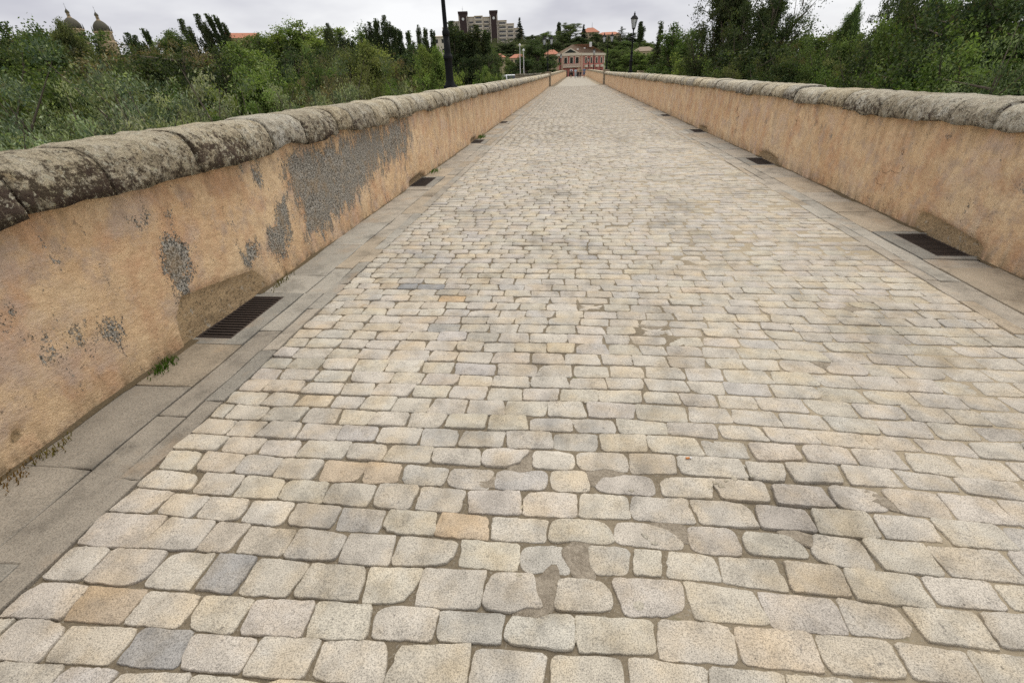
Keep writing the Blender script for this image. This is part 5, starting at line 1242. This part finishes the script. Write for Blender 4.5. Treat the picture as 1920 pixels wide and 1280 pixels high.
# ------------------------------------------------------------------ white van
M['van_paint'] = plain('white_van_paint', (.62, .63, .65), .3, .04, 2, 0, .5); M['tyre'] = plain('tyre', (.02, .02, .02), .9); M['dark_glass'] = plain('dark_glass', (.02, .024, .028), .12, .1, 2, 0, .6)
van = thing('parked_van', 'white van parked left of the bridge end behind the low wall', 'van', (-10.95, 92.0, -.62), R_(-65))
pf = [(-2.3, .35), (2.25, .35), (2.3, .75), (2.15, 1.0), (1.55, 1.12), (.95, 1.85), (.7, 1.95), (-2.2, 1.95), (-2.32, 1.7)]
MB().prism(pf, -.9, .9).part('body', M['van_paint'], van)
MB().add([(1.585, -.78, 1.12), (1.585, .78, 1.12), (1.0, .7, 1.82), (1.0, -.7, 1.82)], [(0, 1, 2, 3)]).part('windscreen', M['dark_glass'], van)
for s in (-1, 1):
    MB().box(-.2, .95, .9*s-.012, .9*s+.012, 1.15, 1.7).part('side_window', M['dark_glass'], van)
    MB().box(2.22, 2.30, .55*s-.18, .55*s+.18, .75, .92).part('headlight', M['white'], van)
    for x in (-1.5, 1.45):
        w = MB().lathe([(.33, -.11), (.33, .11)], 16).part('wheel', M['tyre'], van, loc=(x, .84*s, .34)); w.rotation_euler = (R_(90), 0, 0)
        MB().lathe([(.2, -.115), (.2, .115)], 12).part('rim', M['white'], w)

# ------------------------------------------------------------------ people
M['skin'] = plain('skin', (.46, .28, .2), .6); M['hair_dark'] = plain('dark_hair', (.03, .022, .018), .7); M['hair_fair'] = plain('fair_hair', (.30, .2, .1), .7)
def cloth(n, c): return plain(n, c, .9, .15, 12)
def person(label, x, y, h, top, bottom, hair, bag=None, bare_leg=False, stride=.18, heading=0.0, phase=1):
    """walker seen from behind; one skinned body, clothes as close shells"""
    z = float(road_z(y)); s = h/1.75
    J = {'pelvis': (0, 0, .95), 'waist': (0, .0, 1.10), 'chest': (0, .02, 1.34), 'neck': (0, .02, 1.50), 'head0': (0, .04, 1.58), 'head': (0, .05, 1.68), 'crown': (0, .04, 1.75)}
    E = [('pelvis', 'waist'), ('waist', 'chest'), ('chest', 'neck'), ('neck', 'head0'), ('head0', 'head'), ('head', 'crown')]
    rad = {'pelvis': (.155, .115), 'waist': (.135, .10), 'chest': (.165, .115), 'neck': (.055, .055), 'head0': (.065, .075), 'head': (.078, .095), 'crown': (.045, .055)}
    for sd, n in ((-1, 'l'), (1, 'r')):
        f = stride*sd*phase
        J.update({n+'hip': (.09*sd, 0, .90), n+'knee': (.10*sd, f*.75+.03, .50), n+'ankle': (.10*sd, f*1.25-(.05 if f < 0 else 0), .09), n+'toe': (.11*sd, f*1.25+.15, .035), n+'sh': (.17*sd, .02, 1.42), n+'elb': (.235*sd, -f*.4-.02, 1.14), n+'wr': (.245*sd, -f*.8+.06, .90), n+'hand': (.24*sd, -f*.9+.09, .80)})
        E += [('pelvis', n+'hip'), (n+'hip', n+'knee'), (n+'knee', n+'ankle'), (n+'ankle', n+'toe'), ('chest', n+'sh'), (n+'sh', n+'elb'), (n+'elb', n+'wr'), (n+'wr', n+'hand')]
        rad.update({n+'hip': (.092, .10), n+'knee': (.058, .062), n+'ankle': (.038, .045), n+'toe': (.04, .03), n+'sh': (.062, .062), n+'elb': (.043, .043), n+'wr': (.03, .03), n+'hand': (.022, .042)})
    def skinmesh(name, keys, grow, mat, parent, edges=None, cut=None):
        ks = [k for k in J if k in keys]; ix = {k: i for i, k in enumerate(ks)}
        me = bpy.data.meshes.new(name); me.from_pydata([tuple(c*s for c in (cut or {}).get(k, J[k])) for k in ks], [(ix[a], ix[b]) for a, b in E if a in ix and b in ix], []); me.materials.append(mat)
        o = obj(name, me, parent); md = o.modifiers.new('skin', 'SKIN')
        if not me.skin_vertices: me.attributes  # layer is made with the modifier below
        o.modifiers.new('sub', 'SUBSURF').levels = 1; o.modifiers['sub'].render_levels = 1
        if not me.skin_vertices:
            import bmesh
            bm = bmesh.new(); bm.from_mesh(me); bm.verts.layers.skin.verify(); bm.to_mesh(me); bm.free()
        for k, i in ix.items():
            v = me.skin_vertices[0].data[i]; v.radius = tuple((q+grow)*s for q in rad[k]); v.use_root = (k == 'pelvis') or ('pelvis' not in ix and i == 0)
        return o
    body = skinmesh('person', J.keys(), 0, M['skin'], None); body.location = (x, y, z+.004); body.rotation_euler = (0, 0, heading); body['label'] = label; body['category'] = 'person'; body['group'] = 'people walking away over the crest'
    skinmesh('shirt', ('pelvis', 'waist', 'chest', 'lsh', 'rsh', 'lelb', 'relb'), .016, top, body)
    leg = ('pelvis', 'lhip', 'rhip', 'lknee', 'rknee') if bare_leg else ('pelvis', 'lhip', 'rhip', 'lknee', 'rknee', 'lankle', 'rankle')
    skinmesh('shorts' if bare_leg else 'trousers', leg, .02, bottom, body)
    hm = MB(); hm.lathe([(.03, 1.56), (.088, 1.60), (.098, 1.66), (.092, 1.72), (.06, 1.765), (.01, 1.782)], 12, (0, .022, 0)); hm.v = [tuple(c*s for c in v) for v in hm.v]; hm.part('hair', hair, body, True)
    if bag is not None:
        bm_ = MB(); bm_.lathe([(.05, 1.06), (.10, 1.09), (.105, 1.3), (.09, 1.40), (.04, 1.44)], 10, (0, 0, 0), 0, .5); o = thing('backpack', 'dark backpack worn by the walker in white', 'backpack', (x, y-.20*s, z), 0, None, bm_.mesh('backpack', [bag], True)); o.scale = (s, s, s)
person('walker in white shirt and black shorts, leftmost of the group on the bridge', -.40, 105.0, 1.74, cloth('white_shirt', (.75, .75, .74)), cloth('black_shorts', (.02, .02, .025)), M['hair_dark'], cloth('navy_pack', (.05, .06, .09)), True)
person('walker in pale blue top and light trousers, second from left', .42, 101.5, 1.66, cloth('pale_blue_top', (.42, .50, .58)), cloth('light_trousers', (.40, .44, .47)), M['hair_dark'], None, False, .16, 0, -1)
person('walker in tan top and dark trousers amid the group', .92, 103.0, 1.72, cloth('tan_top', (.42, .33, .22)), cloth('dark_trousers', (.035, .03, .035)), M['hair_fair'])
person('walker in olive top and black trousers amid the group', 1.36, 104.2, 1.70, cloth('olive_top', (.22, .21, .11)), cloth('black_trousers', (.018, .018, .02)), M['hair_dark'], None, False, .14, 0, -1)
person('walker in blue denim shirt and shorts, rightmost of the group', 1.98, 100.0, 1.76, cloth('denim_shirt', (.13, .18, .28)), cloth('blue_shorts', (.10, .14, .22)), M['hair_fair'], None, True)

# ------------------------------------------------------------------ small things
def tuft(label, x, y, n, h, tint, spread=.05):
    t = thing('grass_tuft', label, 'weeds', (x, y, 0)); V, F = [], []
    for i in range(n):
        a = rng.uniform(0, 6.28); px, py = rng.normal(0, spread, 2)*np.array([.5, 1.3]); l = h*rng.uniform(.5, 1.2); dx, dy = math.cos(a)*l*.5+.02, math.sin(a)*l*.6; w = .0035; b = len(V)
        V += [(px-w, py, -.01), (px+w, py, -.01), (px+dx*.5+w, py+dy*.5, l*.75), (px+dx*.5-w, py+dy*.5, l*.75), (px+dx, py+dy, l*.85)]; F += [(b, b+1, b+2, b+3), (b+3, b+2, b+4)]
    me = mesh_np('blades', V, F, [M['leaf']], False, {'var': ('FLOAT', rng.uniform(.2, .9, len(V)))}); o = obj('blades', me, t, kind='stuff'); o.color = (*tint, 1)
tuft('green grass tuft at the left wall foot before the near grate', -2.615, 2.32, 90, .05, (.06, .12, .02))
tuft('yellowing grass tuft at the left wall foot, nearest the camera', -2.60, 1.53, 40, .035, (.16, .14, .05))
tuft('dry brown weeds at the wall foot in the left picture edge', -2.62, 1.30, 110, .03, (.20, .12, .04), .09)
tuft('small weed clump beyond the near left grate', -2.62, 3.72, 50, .035, (.13, .12, .05), .06)
tuft('green weed tuft beyond the second left grate', -2.62, 9.2, 80, .05, (.06, .13, .02), .09)
tuft('larger green weed at the left wall foot by the third grate', -2.60, 14.5, 90, .09, (.06, .13, .02), .12)
bt = thing('cigarette_end', 'orange cigarette end lying between the cobbles', 'cigarette end', (.585, 1.715, .006), .15)
MB().tube((-.014, 0, .002), (.004, 0, .002), .0042, .0042, 8).part('filter', plain('cigarette_filter', (.62, .25, .08), .8), bt); MB().tube((.0042, 0, .002), (.013, 0, .002), .0042, .004, 8).part('paper', M['white'], bt)
